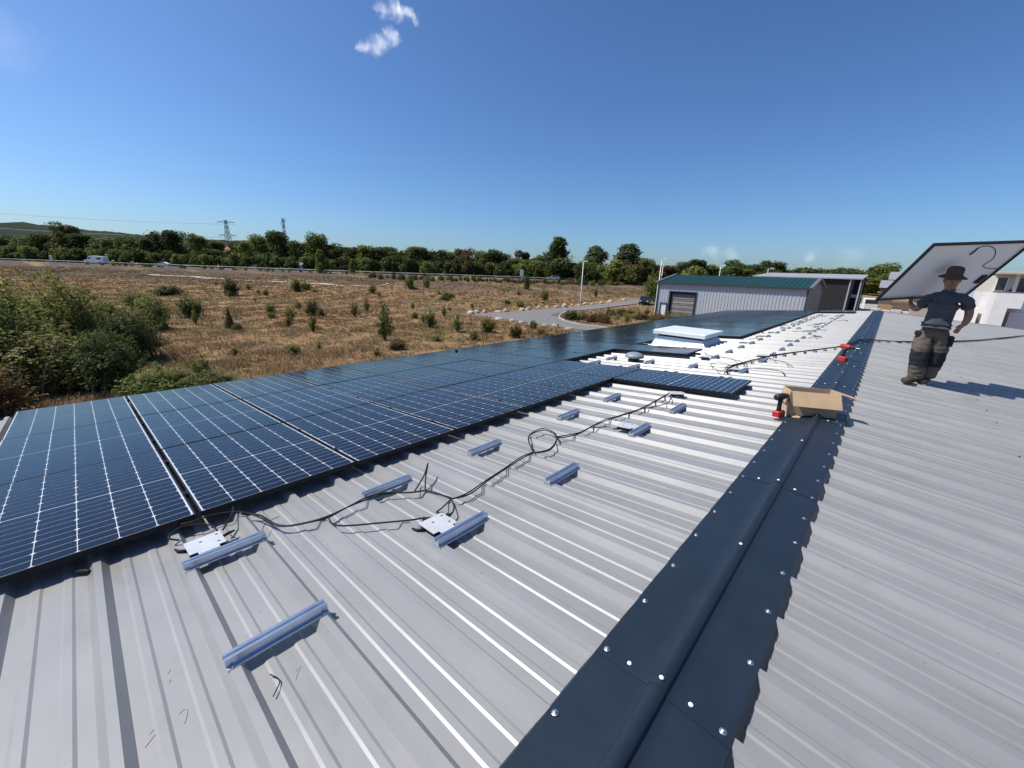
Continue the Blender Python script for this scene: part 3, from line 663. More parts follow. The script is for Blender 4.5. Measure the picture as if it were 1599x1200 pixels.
# odds and ends left on the sheets
ct = MB().tube(catmull([LP(-1.51, .285, -.026), LP(-1.467, .300, -.026), LP(-1.44, .297, -.025), LP(-1.40, .262, -.026)], 5), .0022, 6)
cable_obj('cable_tie', [ct], 'short bent black cable tie lying on the near roof sheet')
sp = MB().tube([LP(-3.02, -.235, -.02), LP(-2.99, -.20, -.016), LP(-2.96, -.185, -.014)], [.012, .012, .009], 8)
cable_obj('cable_plug', [sp], 'black cable plug poking out under the nearest panel edge')
tag(MB().add([LP(x, y, h) for x, y, h in ((-7.99,6.54,.083),(-7.93,6.54,.083),(-7.93,6.62,.083),(-7.99,6.62,.083),(-7.98,6.55,.12),(-7.94,6.56,.125),(-7.94,6.61,.12),(-7.98,6.60,.11))], [(0,3,2,1),(4,5,6,7),(0,1,5,4),(1,2,6,5),(2,3,7,6),(3,0,4,7)]).build('dark_lump', M_blk), 'small dark glove lying on a panel of the eave row', 'lump')  # dark thing of unknown kind, modelled as a plain lump
M_chalk = mat('orange chalk', (.40, .325, .30), .9)
def chalk(strokes, label):
    m = MB()
    for st in strokes:
        pts = [LP(x, y, -.0375) for x, y in st]
        for a, b in zip(pts[:-1], pts[1:]):
            d = (b - a).normalized(); nn = Vector((-d.y, d.x, 0)) * .0016
            m.add([a - nn, b - nn, b + nn, a + nn], [(0, 1, 2, 3)])
    tag(m.build('chalk_mark', M_chalk), label, 'chalk mark', 'orange chalk marks on the near sheets')
chalk([[(-1.545,-.09),(-1.58,-.055),(-1.595,-.045),(-1.60,-.062),(-1.59,-.075)]], 'faint orange chalk tick low on the leftmost bare sheet')
chalk([[(-1.60,.008),(-1.612,.024),(-1.60,.034),(-1.575,.028),(-1.545,.016)]], 'faint orange chalk hook between two ribs on the near sheet')
chalk([[(-1.42,.345),(-1.45,.365),(-1.475,.385)], [(-1.46,.36),(-1.475,.372)]], 'faint orange chalk stroke below the nearest rail of the ridge row')
chalk([[(-1.88,.01),(-1.86,.018),(-1.845,.008)], [(-1.82,.004),(-1.80,.012),(-1.79,.004)]], 'pale orange chalk dashes left of the nearest rail of the ridge row')

# ------------------------------------------------------------------ buildings around
def ribbed(length, pitch, depth, duty=.5):       # zig-zag profile along an axis
    P = []; x = 0; e = pitch * .08
    while x < length - 1e-6:
        P += [(x, 0), (x + pitch*duty - e, 0), (x + pitch*duty, depth), (x + pitch - e, depth)]; x += pitch
    P = [(min(a, length), b) for a, b in P]; P.append((length, 0)); return P
def ribbed_wall(name, m, parent, x0, x1, y, z0, z1, pitch, depth, axis='x', skip=None):
    P = ribbed(x1 - x0, pitch, depth); mb = MB(); v = []; f = []
    for a, b in P: v += [(x0 + a, y - b, z0), (x0 + a, y - b, z1)] if axis == 'x' else [(y + b, x0 + a, z0), (y + b, x0 + a, z1)]
    for i in range(len(P) - 1): f.append((2*i, 2*i+2, 2*i+3, 2*i+1))
    if skip:          # door and window openings (x0,x1,ztop): lower part of the wall left out there
        f2 = []
        for i in range(len(P) - 1):
            xm = x0 + (P[i][0] + P[i+1][0]) / 2; hit = [s for s in skip if s[0] < xm < s[1]]
            if hit:
                o = len(v); v += [(v[2*i][0], v[2*i][1], hit[0][2]), (v[2*i+2][0], v[2*i+2][1], hit[0][2])]; f2.append((o, o+1, 2*i+3, 2*i+1))
            else: f2.append(f[i])
        f = f2
    return mb.add(v, f).build(name, m, parent)
WX0, WX1, WY0, WY1, WE, WRg = -23.5, -6.65, 55., 67., 5.02, 6.12
M_wc = mat('lilac grey cladding', (.44, .46, .50), .5, .1, (.40, .42, .46), 1.5)
M_green = mat('green roof sheet', (.004, .045, .039), .5, col2=(.006, .037, .032), scale=1.2)
M_gable = mat('shaded gable', (.22, .21, .21), .6, col2=(.19, .18, .18), scale=1.)  # end and back walls: shade put into a darker grey than the front
M_trim = mat('dark trim', (.035, .04, .055), .5)
wh = empty('green_roofed_warehouse', T(WX0, WY0, gz(-15, 60)), label='grey ribbed warehouse with dark green roof and a roller door', cat='building')
wi = wh.matrix_world.inverted()
wh_off = wh.matrix_world.translation
Lx, Ly = WX1 - WX0, WY1 - WY0
hb = WE - wh_off.z; hr = WRg - wh_off.z
ribbed_wall('wall', M_wc, wh, 0, Lx, 0, 0, hb, .36, .035, skip=[(1.7, 5.15, 3.9), (.55, 1.45, 2.35)])
MB().add([(Lx, 0, 0), (Lx, Ly, 0), (Lx, Ly, hb), (Lx, Ly/2, hr), (Lx, 0, hb)], [(0,1,2,3,4)]).build('gable_wall', M_gable, wh)
MB().add([(0, 0, 0), (0, Ly, 0), (0, Ly, hb), (0, Ly/2, hr), (0, 0, hb)], [(4,3,2,1,0)]).build('gable_wall', M_gable, wh)
MB().add([(0, Ly, 0), (Lx, Ly, 0), (Lx, Ly, hb), (0, Ly, hb)], [(1,0,3,2)]).build('wall', M_gable, wh)
for sgn in (0, 1):
    P = ribbed(Lx + .5, .5, .05, .75); v = []; f = []
    for a, b in P:
        y0, y1 = (-.25, Ly/2) if sgn == 0 else (Ly + .25, Ly/2)
        v += [(a - .25, y0, hb - .02 + b), (a - .25, y1, hr + b)]
    for i in range(len(P) - 1): f.append((2*i, 2*i+2, 2*i+3, 2*i+1) if sgn == 0 else (2*i, 2*i+1, 2*i+3, 2*i+2))
    MB().add(v, f).build('roof', M_green, wh)
for x in (-.04, Lx - .10): MB().box(x, x + .14, -.09, .05, 0, hb).build('corner_trim', M_trim, wh)
MB().box(-.3, Lx + .3, -.36, -.24, hb - .14, hb + .02).build('gutter', M_trim, wh)
for sgn in (0, 1):
    y0, y1 = (-.3, Ly/2) if sgn == 0 else (Ly + .3, Ly/2)
    for x in (Lx + .02, -.36): MB().add([(x, y0, hb - .1), (x + .34, y0, hb - .1), (x + .34, y1, hr - .1), (x, y1, hr - .1), (x, y0, hb + .12), (x + .34, y0, hb + .12), (x + .34, y1, hr + .14), (x, y1, hr + .14)], [(0,3,2,1),(4,5,6,7),(0,1,5,4),(1,2,6,5),(2,3,7,6),(3,0,4,7)]).build('verge', mat('verge grey', (.13, .15, .16), .5), wh)
rd = MB().box(1.7, 5.15, .26, .30, 0, 3.9).build('roller_door', M_dark, wh)
for k in range(12): MB().prism([(.20, k*.3 + .02), (.255, k*.3 + .02), (.255, k*.3 + .29), (.225, k*.3 + .27)], 1.95, 4.9, 'x').build('slat', mat('brown slat', (.20, .16, .14), .5, col2=(.15, .12, .11), scale=2) if k % 2 else mat('pale slat', (.30, .27, .26), .5, col2=(.25, .22, .21), scale=2), rd)
for a in ((1.6, 1.74, 0, 3.98), (5.11, 5.25, 0, 3.98), (1.74, 5.11, 3.84, 3.98)): MB().box(a[0], a[1], -.10, .31, a[2], a[3]).build('door_frame', M_trim, wh)
dr = MB().box(.62, 1.38, .02, .07, 0, 2.25).build('door', M_white, wh)
MB().tube([(1.28, -.0, 1.05), (1.28, -.04, 1.05), (1.20, -.04, 1.05)], .012, 6).build('handle', M_steel, dr)
for a in ((.52, .62, 0, 2.37), (1.38, 1.48, 0, 2.37), (.62, 1.38, 2.25, 2.37)): MB().box(a[0], a[1], -.08, .08, a[2], a[3]).build('door_frame', M_trim, wh)
MB().tube([(-.02, -.18, 0), (-.02, -.18, hb - .1)], .07, 8).build('downpipe', M_white, wh)
# dark shed behind it
dk = empty('dark_shed', T(-17.5, 80, gz(-10, 84)), label='dark clad shed with pale monopitch roof and open end bay behind the warehouse', cat='building')
M_dk = mat('dark cladding', (.026, .025, .026), .7, col2=(.020, .019, .020), scale=1)
z0 = dk.matrix_world.translation.z
zf = 5.5 + .86 - z0
ribbed_wall('wall', M_dk, dk, 0, 12.6, 0, 0, zf, .30, .04)
MB().add([(12.6, 0, 0), (12.6, 12, 0), (12.6, 12, zf + .4), (12.6, 0, zf)], [(0,1,2,3)]).build('wall', M_dk, dk)
MB().add([(0, 12, 0), (14, 12, 0), (14, 12, zf + .4), (0, 12, zf + .4)], [(0,1,2,3)]).build('wall', M_dk, dk)
MB().add([(-.4, -.4, zf), (14.1, -.4, zf), (14.1, 12.3, zf + .75), (-.4, 12.3, zf + .75), (-.4, -.4, zf + .16), (14.1, -.4, zf + .16), (14.1, 12.3, zf + .95), (-.4, 12.3, zf + .95)], [(0,3,2,1),(4,5,6,7),(0,1,5,4),(1,2,6,5),(2,3,7,6),(3,0,4,7)]).build('roof', mat('pale grey roof', (.34, .34, .36), .5, col2=(.30, .30, .32), scale=.8), dk)
for x, y in ((13.85, -.1), (13.85, 6), (12.62, -.12)): MB().box(x, x + .16, y - .08, y + .08, 0, zf + .1).build('post', mat('pale post', (.42, .42, .43), .5), dk)
# white house at the right edge
hs = empty('white_house', T(4.87, 40, 0), label='white rendered house with balcony and dark upper window at the right edge', cat='building')
M_wr = mat('white render', (.80, .77, .74), .85, col2=(.74, .71, .68), scale=1.5)
MB().box(0, 9, .9, 9, 0, 5.38).build('wall', M_wr, hs)
m = MB(); m.box(-.02, 1.16, -.55, .9, 4.45, 5.40); m.box(-.02, .62, -.55, .9, 0, 4.45); m.build('balcony', M_wr, hs)
MB().box(-.04, 1.19, -.57, .9, 5.40, 5.45).build('coping', mat('dark coping', (.10, .10, .11), .6), hs)
MB().box(.9, 6, .2, .9, 0, 4.2).build('porch_wall', M_wr, hs)
MB().box(0, 9, 2.0, 9, 5.38, 6.48).build('upper_wall', mat('cream render', (.62, .58, .50), .85), hs)
for x, w_ in ((.14, .42), (1.0, .5), (1.9, 1.1)):
    wdw = MB().box(x, x + w_, 1.955, 1.99, 5.50, 6.30).build('window', M_glass, hs)
    MB().box(x - .05, x, 1.93, 2.0, 5.45, 6.35).build('frame', M_white, wdw); MB().box(x + w_, x + w_ + .05, 1.93, 2.0, 5.45, 6.35).build('frame', M_white, wdw)
MB().box(.75, 1.8, 1.6, 1.9, 5.39, 5.62).build('flower_box', mat('magenta flowers', (.20, .02, .08), .8), hs)
for x in (.85, 1.62): MB().box(x - .07, x + .07, .95, 1.1, 5.38, 6.5).build('post', M_wr, hs)
MB().add([(-.05, .5, 6.5), (9.5, .5, 6.5), (9.5, 5.4, 6.62), (-.05, 5.4, 6.62), (-.05, .5, 6.62), (9.5, .5, 6.62), (9.5, 5.4, 6.8), (-.05, 5.4, 6.8)], [(0,3,2,1),(4,5,6,7),(0,1,5,4),(1,2,6,5),(2,3,7,6),(3,0,4,7)]).build('roof', mat('pale eave roof', (.42, .36, .29), .8), hs)
tw = empty('terrace_wall', T(3.2, 42, 0), label='lower white terrace wall left of the white house', cat='wall')
m = MB(); m.box(0, .98, 0, .5, 0, 4.55); m.build('wall', M_wr, tw); MB().box(.98, 1.45, .1, 3, 0, 4.3).build('side_wall', M_wr, tw)
for i, (x0, x1, y, zt, zb, colr, lab) in enumerate((((2.0, 7.5, 62, 5.35, 4.6, (.30, .31, .36), 'low grey-roofed building behind the terrace wall')), ((6.5, 13, 95, 6.6, 4.8, (.22, .23, .27), 'far grey slate roofed house seen under the carried panel')))):
    hh = empty('far_house', T(x0, y, 0), label=lab, cat='building', group='grey roofed houses on the right')
    MB().box(0, x1-x0, 0, 6, 0, zb).build('wall', mat('beige wall', (.42, .36, .30), .8), hh)
    MB().prism([(-.3, zb), (6.3, zb), (3, zt)], -.3, x1-x0+.3, 'x').build('roof', mat('roof grey %d' % i, colr, .7), hh)
# yard beyond the far end
def gable_house(name, x, y, w_, dp, hw, hr_, wallm, roofm, label, rz=0, win=0, z=None):
    o = empty(name, T(x, y, gz(x, y) if z is None else z, rz), label=label, cat='building')
    MB().box(-w_/2, w_/2, 0, dp, -1, hw).build('wall', wallm, o)
    MB().prism([(-.35, hw - .1), (dp + .35, hw - .1), (dp/2, hr_)], -w_/2 - .3, w_/2 + .3, 'x').build('roof', roofm, o)
    for k in range(win):
        xx = -w_/2 + (k + .5) * w_ / win; wdw = MB().box(xx - .45, xx + .45, -.03, .01, hw*.4, hw*.4 + 1.1).build('window', M_glass, o)
        MB().box(xx - .55, xx + .55, -.06, -.031, hw*.4 - .1, hw*.4).build('sill', M_white, wdw)
    return o
M_brn = mat('brown boards', (.16, .115, .085), .8, col2=(.12, .085, .065), scale=3)
M_rg = mat('grey tile roof', (.24, .25, .28), .7, col2=(.20, .21, .24), scale=2)
gable_house('garden_shed', -.75, 130, 2.6, 3.4, 5.3 - .6, 6.9 - .6, M_brn, M_rg, 'brown shed with pale grey roof left of the carried panel', z=.6)
gable_house('hillside_house', 2.0, 150, 6.0, 7, 6.9, 8.9, mat('beige wall', (.42, .36, .30), .8), M_rg, 'far house with bluish roof, tucked behind the brown shed', z=.5)
gable_house('red_roofed_house', -250.5, 62.5, 14, 9, 11.3 - 5.0, 14.6 - 5.0, M_conc, mat('red roof tiles', (.30, .085, .05), .8, col2=(.24, .07, .045), scale=2), 'house with red tiled roof among the trees below the pylon', rz=.74, win=3, z=5.0)
gable_house('roadside_house', -186.5, 87.5, 5.5, 6, 2.6, 4.2, mat('beige wall', (.42, .36, .30), .8), mat('faded red tiles', (.34, .16, .12), .8), 'small house with faded red roof hidden in the roadside trees', rz=.74, win=2)
gable_house('roadside_hut', -169, 62.0, 2.6, 3, 2.4, 3.3, M_white, M_rg, 'tiny pale hut in the dark trees left of the roadside house', rz=.74)

def truck(x, y, rz, label):
    o = empty('white_truck', T(x, y, gz(x, y), rz), label=label, cat='truck')
    MB().bbox(-1.1, 1.1, 0, 1.9, .9, 2.9, .12).build('cab', M_white, o)
    MB().box(-.95, .95, -.02, 0, 1.9, 2.6).build('windscreen', M_glass, o)
    MB().box(-1.15, 1.15, -.1, 7, .6, .9).build('chassis', M_dark, o)
    MB().box(-1.2, 1.2, 2.1, 7, .95, 1.55).build('bed', M_white, o)
    for sx in (-1.05, .8):
        for yy in (.9, 5.4):
            wl = MB().tube([(sx, yy, .5), (sx + .25, yy, .5)], .5, 16).build('wheel', M_tyre, o)
            MB().tube([(sx - .01, yy, .5), (sx + .26, yy, .5)], .25, 12).build('rim', M_pole, wl)
truck(-2.3, 102, .2, 'white flatbed truck parked in the yard beyond the roof end')
def yard_box(name, x, y, sx, sy, sz, m, label, cat, group=None, rz=0):
    b = MB(); b.bbox(-sx/2, sx/2, -sy/2, sy/2, 0, sz, .05); o = b.build(name, m, None, M=T(x, y, gz(x, y) - .02, rz)); return tag(o, label, cat, group)
for k in range(6):
    yard_box('concrete_block', -1.4 + k*1.35, 96 + .25*k, 1.28, 1.0, 1.55 - (k % 2)*.18, mat('pale concrete', (.66, .63, .57), .85, col2=(.56, .53, .48), scale=2), f"pale concrete block, {ordn(k+1)} from the left in the row past the ridge end", 'block', 'pale blocks in the yard', rz=random.uniform(-.08, .08))
cp = empty('yard_canopy', T(-5.3, 90, gz(-5, 90)), label='white topped canopy trailer at the open end of the dark shed', cat='canopy')
MB().box(0, 1.75, 0, 2.4, 3.35, 3.85).build('top', M_white, cp)
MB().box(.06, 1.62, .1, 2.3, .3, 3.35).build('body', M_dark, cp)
for x in (.0, 1.65): MB().box(x, x + .1, 0, .1, 0, 3.35).build('post', M_white, cp)
fc = empty('board_fence', T(.75, 112, gz(2, 112)), label='brown board fence seen under the low corner of the carried panel', cat='fence')
bm_ = MB().box(0, .16, 0, .03, 0, 1.9).mesh('board', M_brn)
for k in range(24): link('board', bm_, fc, Matrix.Translation((k*.185, random.uniform(-.015, .015), random.uniform(-.05, .05))))
for zz in (.4, 1.5): MB().box(0, 4.45, .03, .09, zz, zz + .1).build('crossbar', M_brn, fc)
M_or = mat('orange brick', (.52, .16, .06), .8, col2=(.42, .12, .05), scale=5)
bp_ = empty('netting_pile', T(3.9, 92, gz(4, 92)), label='untidy pile of orange bricks past the roof end beside the worker', cat='netting')  # heap of orange barrier netting, modelled with loose brick shapes
bk = MB().box(-.22, .22, -.12, .12, -.10, .10).mesh('brick', M_or)
for k in range(90):
    lv = k // 18; link('brick', bk, bp_, Matrix.Translation((random.uniform(-1.5, 1.5) * (1 - lv*.13), random.uniform(-.6, .6), .12 + lv*.32)) @ Matrix.Rotation(random.uniform(-.6, .6), 4, 'Z') @ Matrix.Rotation(random.uniform(-.3, .3), 4, 'X') @ Matrix.Scale(1.7, 4))

# ------------------------------------------------------------------ road things
def street_lamp(x, y, h, label, rz=0):
    o = empty('street_lamp', T(x, y, gz(x, y), rz), label=label, cat='street lamp', group='street lamps along the access road')
    MB().tube([(0, 0, 0), (0, 0, .9), (0, 0, .95), (0, 0, h)], [.10, .10, .075, .045], 10).build('pole', M_pole, o, True)
    MB().tube([(0, 0, h - .05), (.2, 0, h + .06), (.5, 0, h + .1)], .03, 8).build('arm', M_pole, o, True)
    MB().bbox(.35, 1.0, -.14, .14, h + .05, h + .17, .03).build('lamp_head', mat('lamp grey', (.55, .55, .54), .4), o)
street_lamp(-41.9, 64.2, 7.6, 'pale street lamp standing by the boulders at the bend of the road')
street_lamp(-26.3, 61.5, 8.2, 'tall street lamp at the left corner of the green-roofed warehouse')
street_lamp(-35.5, 84, 7.6, 'shorter looking street lamp just right of the warehouse corner lamp', .5)
street_lamp(-25.6, 88, 7.6, 'lamp head peeping above the middle of the green roof')
street_lamp(-19.0, 96, 7.4, 'thin lamp post above the green roof beside the pale shed roof')
def boulder_mesh(seed):
    r = random.Random(seed); bm = MB(); prof = []
    v = []; f = []; seg, rings = 9, 6
    for i in range(rings + 1):
        t = math.pi * i / rings
        for k in range(seg):
            a = 2*math.pi*k/seg; rr = 1 + r.uniform(-.22, .22)
            v.append((math.sin(t)*math.cos(a)*rr, math.sin(t)*math.sin(a)*rr*.85, (math.cos(t)*.72*rr) + .25))
    for i in range(rings):
        for k in range(seg): j = (k+1) % seg; f.append((i*seg+k, i*seg+j, (i+1)*seg+j, (i+1)*seg+k))
    return bm.add(v, f).mesh('boulder', mat('pale limestone', (.50, .44, .37), .9, col2=(.36, .31, .26), scale=3, bump=.05, bscale=6))
bms = [boulder_mesh(k) for k in range(5)]
BL = [(-41.7,37.1),(-42.0,38.4),(-41.5,39.5),(-41.2,41.9),(-41.4,43.7),(-41.6,47.5),(-41.7,49.2),(-42.2,52.5),(-42.1,54.6),(-41.8,57.0),(-41.4,58.6),(-41.6,61.1),(-41.1,62.8),(-41.3,65.2),(-41.2,67.2),(-40.9,70.0),(-42.1,76.1),(-41.3,74.0),(-41.0,79.2)]
BR = [(-34.5,35.2),(-32.3,35.2),(-30.8,35.2),(-28.9,34.9),(-27.4,35.3),(-25.9,35.2),(-24.0,35.1)]
for lst, nm_ in ((BL, 'left of the access road'), (BR, 'at the near end of the turning area')):
    for k, (x, y) in enumerate(lst):
        s = random.uniform(.32, .62)
        o = link('boulder', bms[k % 5], None, T(x, y, gz(x, y) - .05, random.uniform(0, 6), s) @ Matrix.Diagonal((random.uniform(.9, 1.35), 1, random.uniform(.75, 1.1), 1)))
        tag(o, f"pale limestone boulder, {ordn(k+1)} of the row {nm_}", 'boulder', 'boulders lining the road')
def car(name, x, y, z, rz, prof, wins, wbase, W, m, label, cat, rw=.33):
    o = empty(name, T(x, y, z, rz), label=label, cat=cat)
    body = MB().prism(prof, -W/2, W/2); me = body.mesh('body', m); link('body', me, o)
    for w_ in wins:
        for sg in (-1, 1):
            yy = sg * (W/2 + .006); MB().add([(a, yy, b) for a, b in w_], [tuple(range(len(w_))) if sg < 0 else tuple(range(len(w_)-1, -1, -1))]).build('window', M_glass, o)
    for a in wbase:
        for sg in (-1, 1):
            wl = MB().tube([(a, sg*(W/2 - .18), rw), (a, sg*(W/2 + .02), rw)], rw, 14).build('wheel', M_tyre, o)
            MB().tube([(a, sg*(W/2 - .1), rw), (a, sg*(W/2 + .028), rw)], rw*.6, 10).build('rim', M_pole, wl)
    xf = min(p[0] for p in prof)
    for sg in (-1, 1): MB().bbox(xf - .02, xf + .12, sg*W*.36 - .16, sg*W*.36 + .16, .62, .78, .02).build('headlight', M_white, o)
    return o
sed = [(-2.2,.3),(2.2,.3),(2.25,.75),(2.1,.95),(1.55,1.0),(.9,1.42),(-.35,1.45),(-1.05,.98),(-2.1,.82),(-2.25,.6)]
sedw = [[(-.9,1.0),(.3,1.0),(.3,1.38),(-.33,1.38)],[(.38,1.0),(1.35,1.0),(.85,1.36),(.38,1.38)]]
def on_road(px_l, off): 
    d = np.interp(px_l, ls, dd) + off; x, y = fl(d, px_l); return x, y, gz(x, y) + .09
RZ = math.atan2(.672, .740)
car('white_car', *on_road(-125, 0), RZ + .05, sed, sedw, (-1.35, 1.35), 1.75, M_white, 'white saloon car driving along the main road', 'car')
hat = [(-2,.3),(2,.3),(2.05,.8),(1.95,1.1),(1.5,1.5),(-.3,1.52),(-1.0,1.0),(-1.9,.85),(-2.05,.6)]
hatw = [[(-.85,1.02),(.3,1.02),(.3,1.45),(-.28,1.45)],[(.38,1.02),(1.6,1.05),(1.35,1.42),(.38,1.45)]]
car('silver_car', *on_road(13, 1), RZ, hat, hatw, (-1.25, 1.25), 1.72, mat('silver paint', (.55, .56, .58), .3, .5), 'silver car on the main road below the tall single tree', 'car')
car('black_car', -34.9, 76.2, gz(-34.9, 76.2) + .04, 1.9, hat, hatw, (-1.25, 1.25), 1.8, mat('black paint', (.012, .014, .02), .2, coat=.5), 'black car parked left of the warehouse behind the weeds', 'car')
van = [(-3.3,.35),(3.3,.35),(3.3,2.55),(-.6,2.75),(-1.2,2.6),(-1.75,1.55),(-3.0,1.25),(-3.35,.8)]
vanw = [[(-1.55,1.55),(-.75,1.55),(-.75,2.2),(-1.25,2.2)],[(1.2,1.5),(2.7,1.5),(2.7,2.15),(1.2,2.15)]]
car('white_van', *on_road(-149, -1), RZ + .06, van, vanw, (-2.1, 2.0), 2.2, M_white, 'white camper van driving left along the main road', 'van', rw=.4)
for k, (l, off, h, cl, lab) in enumerate(((-175, 6.5, 2.4, (.70, .70, .66), 'small pale roadside sign post left of the white van'), (-153, 7, 3.4, (.30, .48, .28), 'tall green and white roadside sign near the white van'), (-190, -5, 1.5, (.50, .42, .06), 'leftmost yellow roadside marker by the main road'), (-139, -4.5, 1.5, (.62, .45, .05), 'yellow roadside marker just right of the white van'), (-132, -4.5, 1.3, (.42, .40, .18), 'dull yellow roadside marker between van and white car'), (2, -4, 3.0, (.74, .72, .70), 'white roadside pillar near the tall single tree'))):
    x, y, z = on_road(l, off); o = empty('road_marker', T(x, y, z, RZ), label=lab, cat='road sign', group='signs along the main road')
    MB().tube([(0, 0, 0), (0, 0, h * .7)], .07, 6).build('post', M_pole, o); MB().bbox(-.55, .55, -.06, .06, h * .35, h, .04).build('plate', mat('sign %d' % k, cl, .6), o)

# pylons and mast
def lattice(name, x, y, z, h, label, cat, arms, w0, w1, rz, th, col):
    o = empty(name, T(x, y, z, rz), label=label, cat=cat); m = MB(); n = 9
    def half(t): return (w0 * (1 - t) + w1 * t) / 2
    c = [(-1,-1),(1,-1),(1,1),(-1,1)]
    for a, b in c: m.tube([(a*half(0), b*half(0), 0), (a*half(1), b*half(1), h)], th, 4)
    for i in range(n):
        t0, t1 = i/n, (i+1)/n; h0, h1 = half(t0), half(t1)
        for k in range(4):
            p, q_ = c[k], c[(k+1) % 4]
            m.tube([(p[0]*h0, p[1]*h0, t0*h), (q_[0]*h1, q_[1]*h1, t1*h)], th*.6, 4); m.tube([(q_[0]*h0, q_[1]*h0, t0*h), (p[0]*h1, p[1]*h1, t1*h)], th*.6, 4)
    m.build('mast', col, o)
    for zz, L in arms:
        t = zz / h; hh = half(t); a = MB()
        for sg in (-1, 1):
            for by in (-hh, hh): a.tube([(sg*hh, by, zz), (sg*L, 0, zz)], th*.7, 4); a.tube([(sg*hh, by, zz + 1.8), (sg*L, 0, zz + .1)], th*.6, 4)
            for q_ in (.45, .95): a.tube([(sg*L*q_, 0, zz), (sg*L*q_, 0, zz - 2.6)], th*.6, 4)
        a.build('cross_arm', col, o)
    return o
M_pyl = mat('pylon steel', (.20, .22, .24), .6)
lattice('power_pylon', -660, 157, 4, 56.4, 'tall lattice power pylon above the trees at left', 'pylon', ((53.5, 11.5), (37, 11.5)), 9, 2.0, RZ, .30, M_pyl)
lattice('power_pylon', -655, 622, 4, 46, 'distant small power pylon above the middle of the treeline', 'pylon', ((42, 8), (31, 9)), 8, 1.8, RZ, .3, M_pyl)
lattice('power_pylon', -518, 746, 4, 44, 'very faint distant pylon just right of the tall single tree', 'pylon', ((40, 8), (30, 9)), 8, 1.8, RZ, .28, M_pyl)
tw_ = lattice('radio_mast', -453, 156, 4, 46, 'slim telecom mast with antennas above the dark tree', 'mast', (), 3.2, 1.4, .3, .16, M_pyl)
for k in range(6):
    a = k * math.pi / 3; MB().box(-.2, .2, -.1, .1, 40 + (k % 2)*3.2, 43.2 + (k % 2)*3.2).build('antenna', M_pole, tw_, M=Matrix.Translation((1.9*math.cos(a), 1.9*math.sin(a), 0)) @ Matrix.Rotation(a, 4, 'Z'))
def wire(p, q_, sag, label):
    pts = [Vector(p).lerp(Vector(q_), t/14) - Vector((0, 0, sag * 4 * (t/14) * (1 - t/14))) for t in range(15)]
    tag(MB().tube(pts, .085, 4).build('power_line', M_pyl), label, 'power line', 'power lines of the left pylon')
ax_ = Vector((.740, .672, 0))
for zz, off, lab in ((55, -11, 'upper power line wire running left from the pylon'), (55, 11, 'second upper wire running left from the pylon'), (38.5, -11, 'lower power line wire running left from the pylon'), (38.5, 11, 'second lower wire running left from the pylon')):
    pp = Vector((-660, 157, zz)) + ax_ * off; wire(pp, Vector((-860, -170, zz + 4)) + ax_ * off, 5, lab)

# ------------------------------------------------------------------ vegetation
def leaves(lobes, n, size, seed, shell=.55, flat=.0, tri=False):
    # leaf-shaped faces spread through ellipsoid lobes ((x,y,z),(rx,ry,rz),weight)
    r = np.random.default_rng(seed); w_ = np.array([l[2] for l in lobes], float); w_ /= w_.sum()
    idx = r.choice(len(lobes), n, p=w_); C = np.array([l[0] for l in lobes])[idx]; Rr = np.array([l[1] for l in lobes])[idx]
    d = r.normal(size=(n, 3)); d /= np.linalg.norm(d, axis=1)[:, None]
    rad = (shell + (1 - shell) * r.random(n)) * np.where(r.random(n) < .10, 1.18, 1) * (1 + .16 * np.sin(d[:, 0]*7 + idx) * np.sin(d[:, 2]*6 + idx*2) )
    p = C + Rr * d * rad[:, None]
    nrm = d * .7 + r.normal(size=(n, 3)) * .75 + np.array([-.15, -.12, .55]); nrm /= np.linalg.norm(nrm, axis=1)[:, None]
    t1 = np.cross(nrm, r.normal(size=(n, 3))); t1 /= np.linalg.norm(t1, axis=1)[:, None]; t2 = np.cross(nrm, t1)
    s = (size * (.6 + .8 * r.random(n)))[:, None]
    v = np.stack([p - t1*s, p + t2*s*.55 + nrm*s*.12, p + t1*s, p - t2*s*.55 + nrm*s*.12], 1).reshape(-1, 3)
    return v, np.arange(4 * n).reshape(-1, 4)
def leaf_mat(name, a, b): return mat(name, a, .6, col2=b, scale=1.3, detail=3, island=.55, transl=.38, spec=.25, obj_rand=.22)
LM_dark = leaf_mat('dark leaves', (.042, .062, .015), (.112, .138, .034))
LM_mid = leaf_mat('green leaves', (.095, .125, .024), (.20, .225, .052))
LM_olive = leaf_mat('olive leaves', (.145, .150, .032), (.270, .262, .068))
LM_yel = leaf_mat('yellowing leaves', (.13, .13, .025), (.25, .22, .05))
LM_brn = leaf_mat('rusty leaves', (.10, .062, .025), (.19, .115, .05))
LM_pale = leaf_mat('silvery leaves', (.090, .120, .060), (.18, .215, .115))
M_bark = mat('bark', (.085, .065, .048), .9, col2=(.13, .105, .08), scale=6, stretch=(1, 1, .2))
def trunk_mesh(h, r, limbs, seed, lean=.0):
    rr = random.Random(seed); m = MB(); m.tube([(0, 0, -.3), (lean*.2, 0, h*.3), (lean*.6, .03*h, h*.6), (lean, 0, h)], [r*1.25, r, r*.7, r*.2], 7)
    for k in range(limbs):
        z = h * rr.uniform(.25, .75); a = rr.uniform(0, 6.28); L = h * rr.uniform(.18, .32)
        m.tube([(lean*z/h, 0, z), (math.cos(a)*L*.5, math.sin(a)*L*.5, z + L*.4), (math.cos(a)*L, math.sin(a)*L, z + L*.9)], [r*.42, r*.28, r*.08], 5)
    return m.mesh('trunk', M_bark)
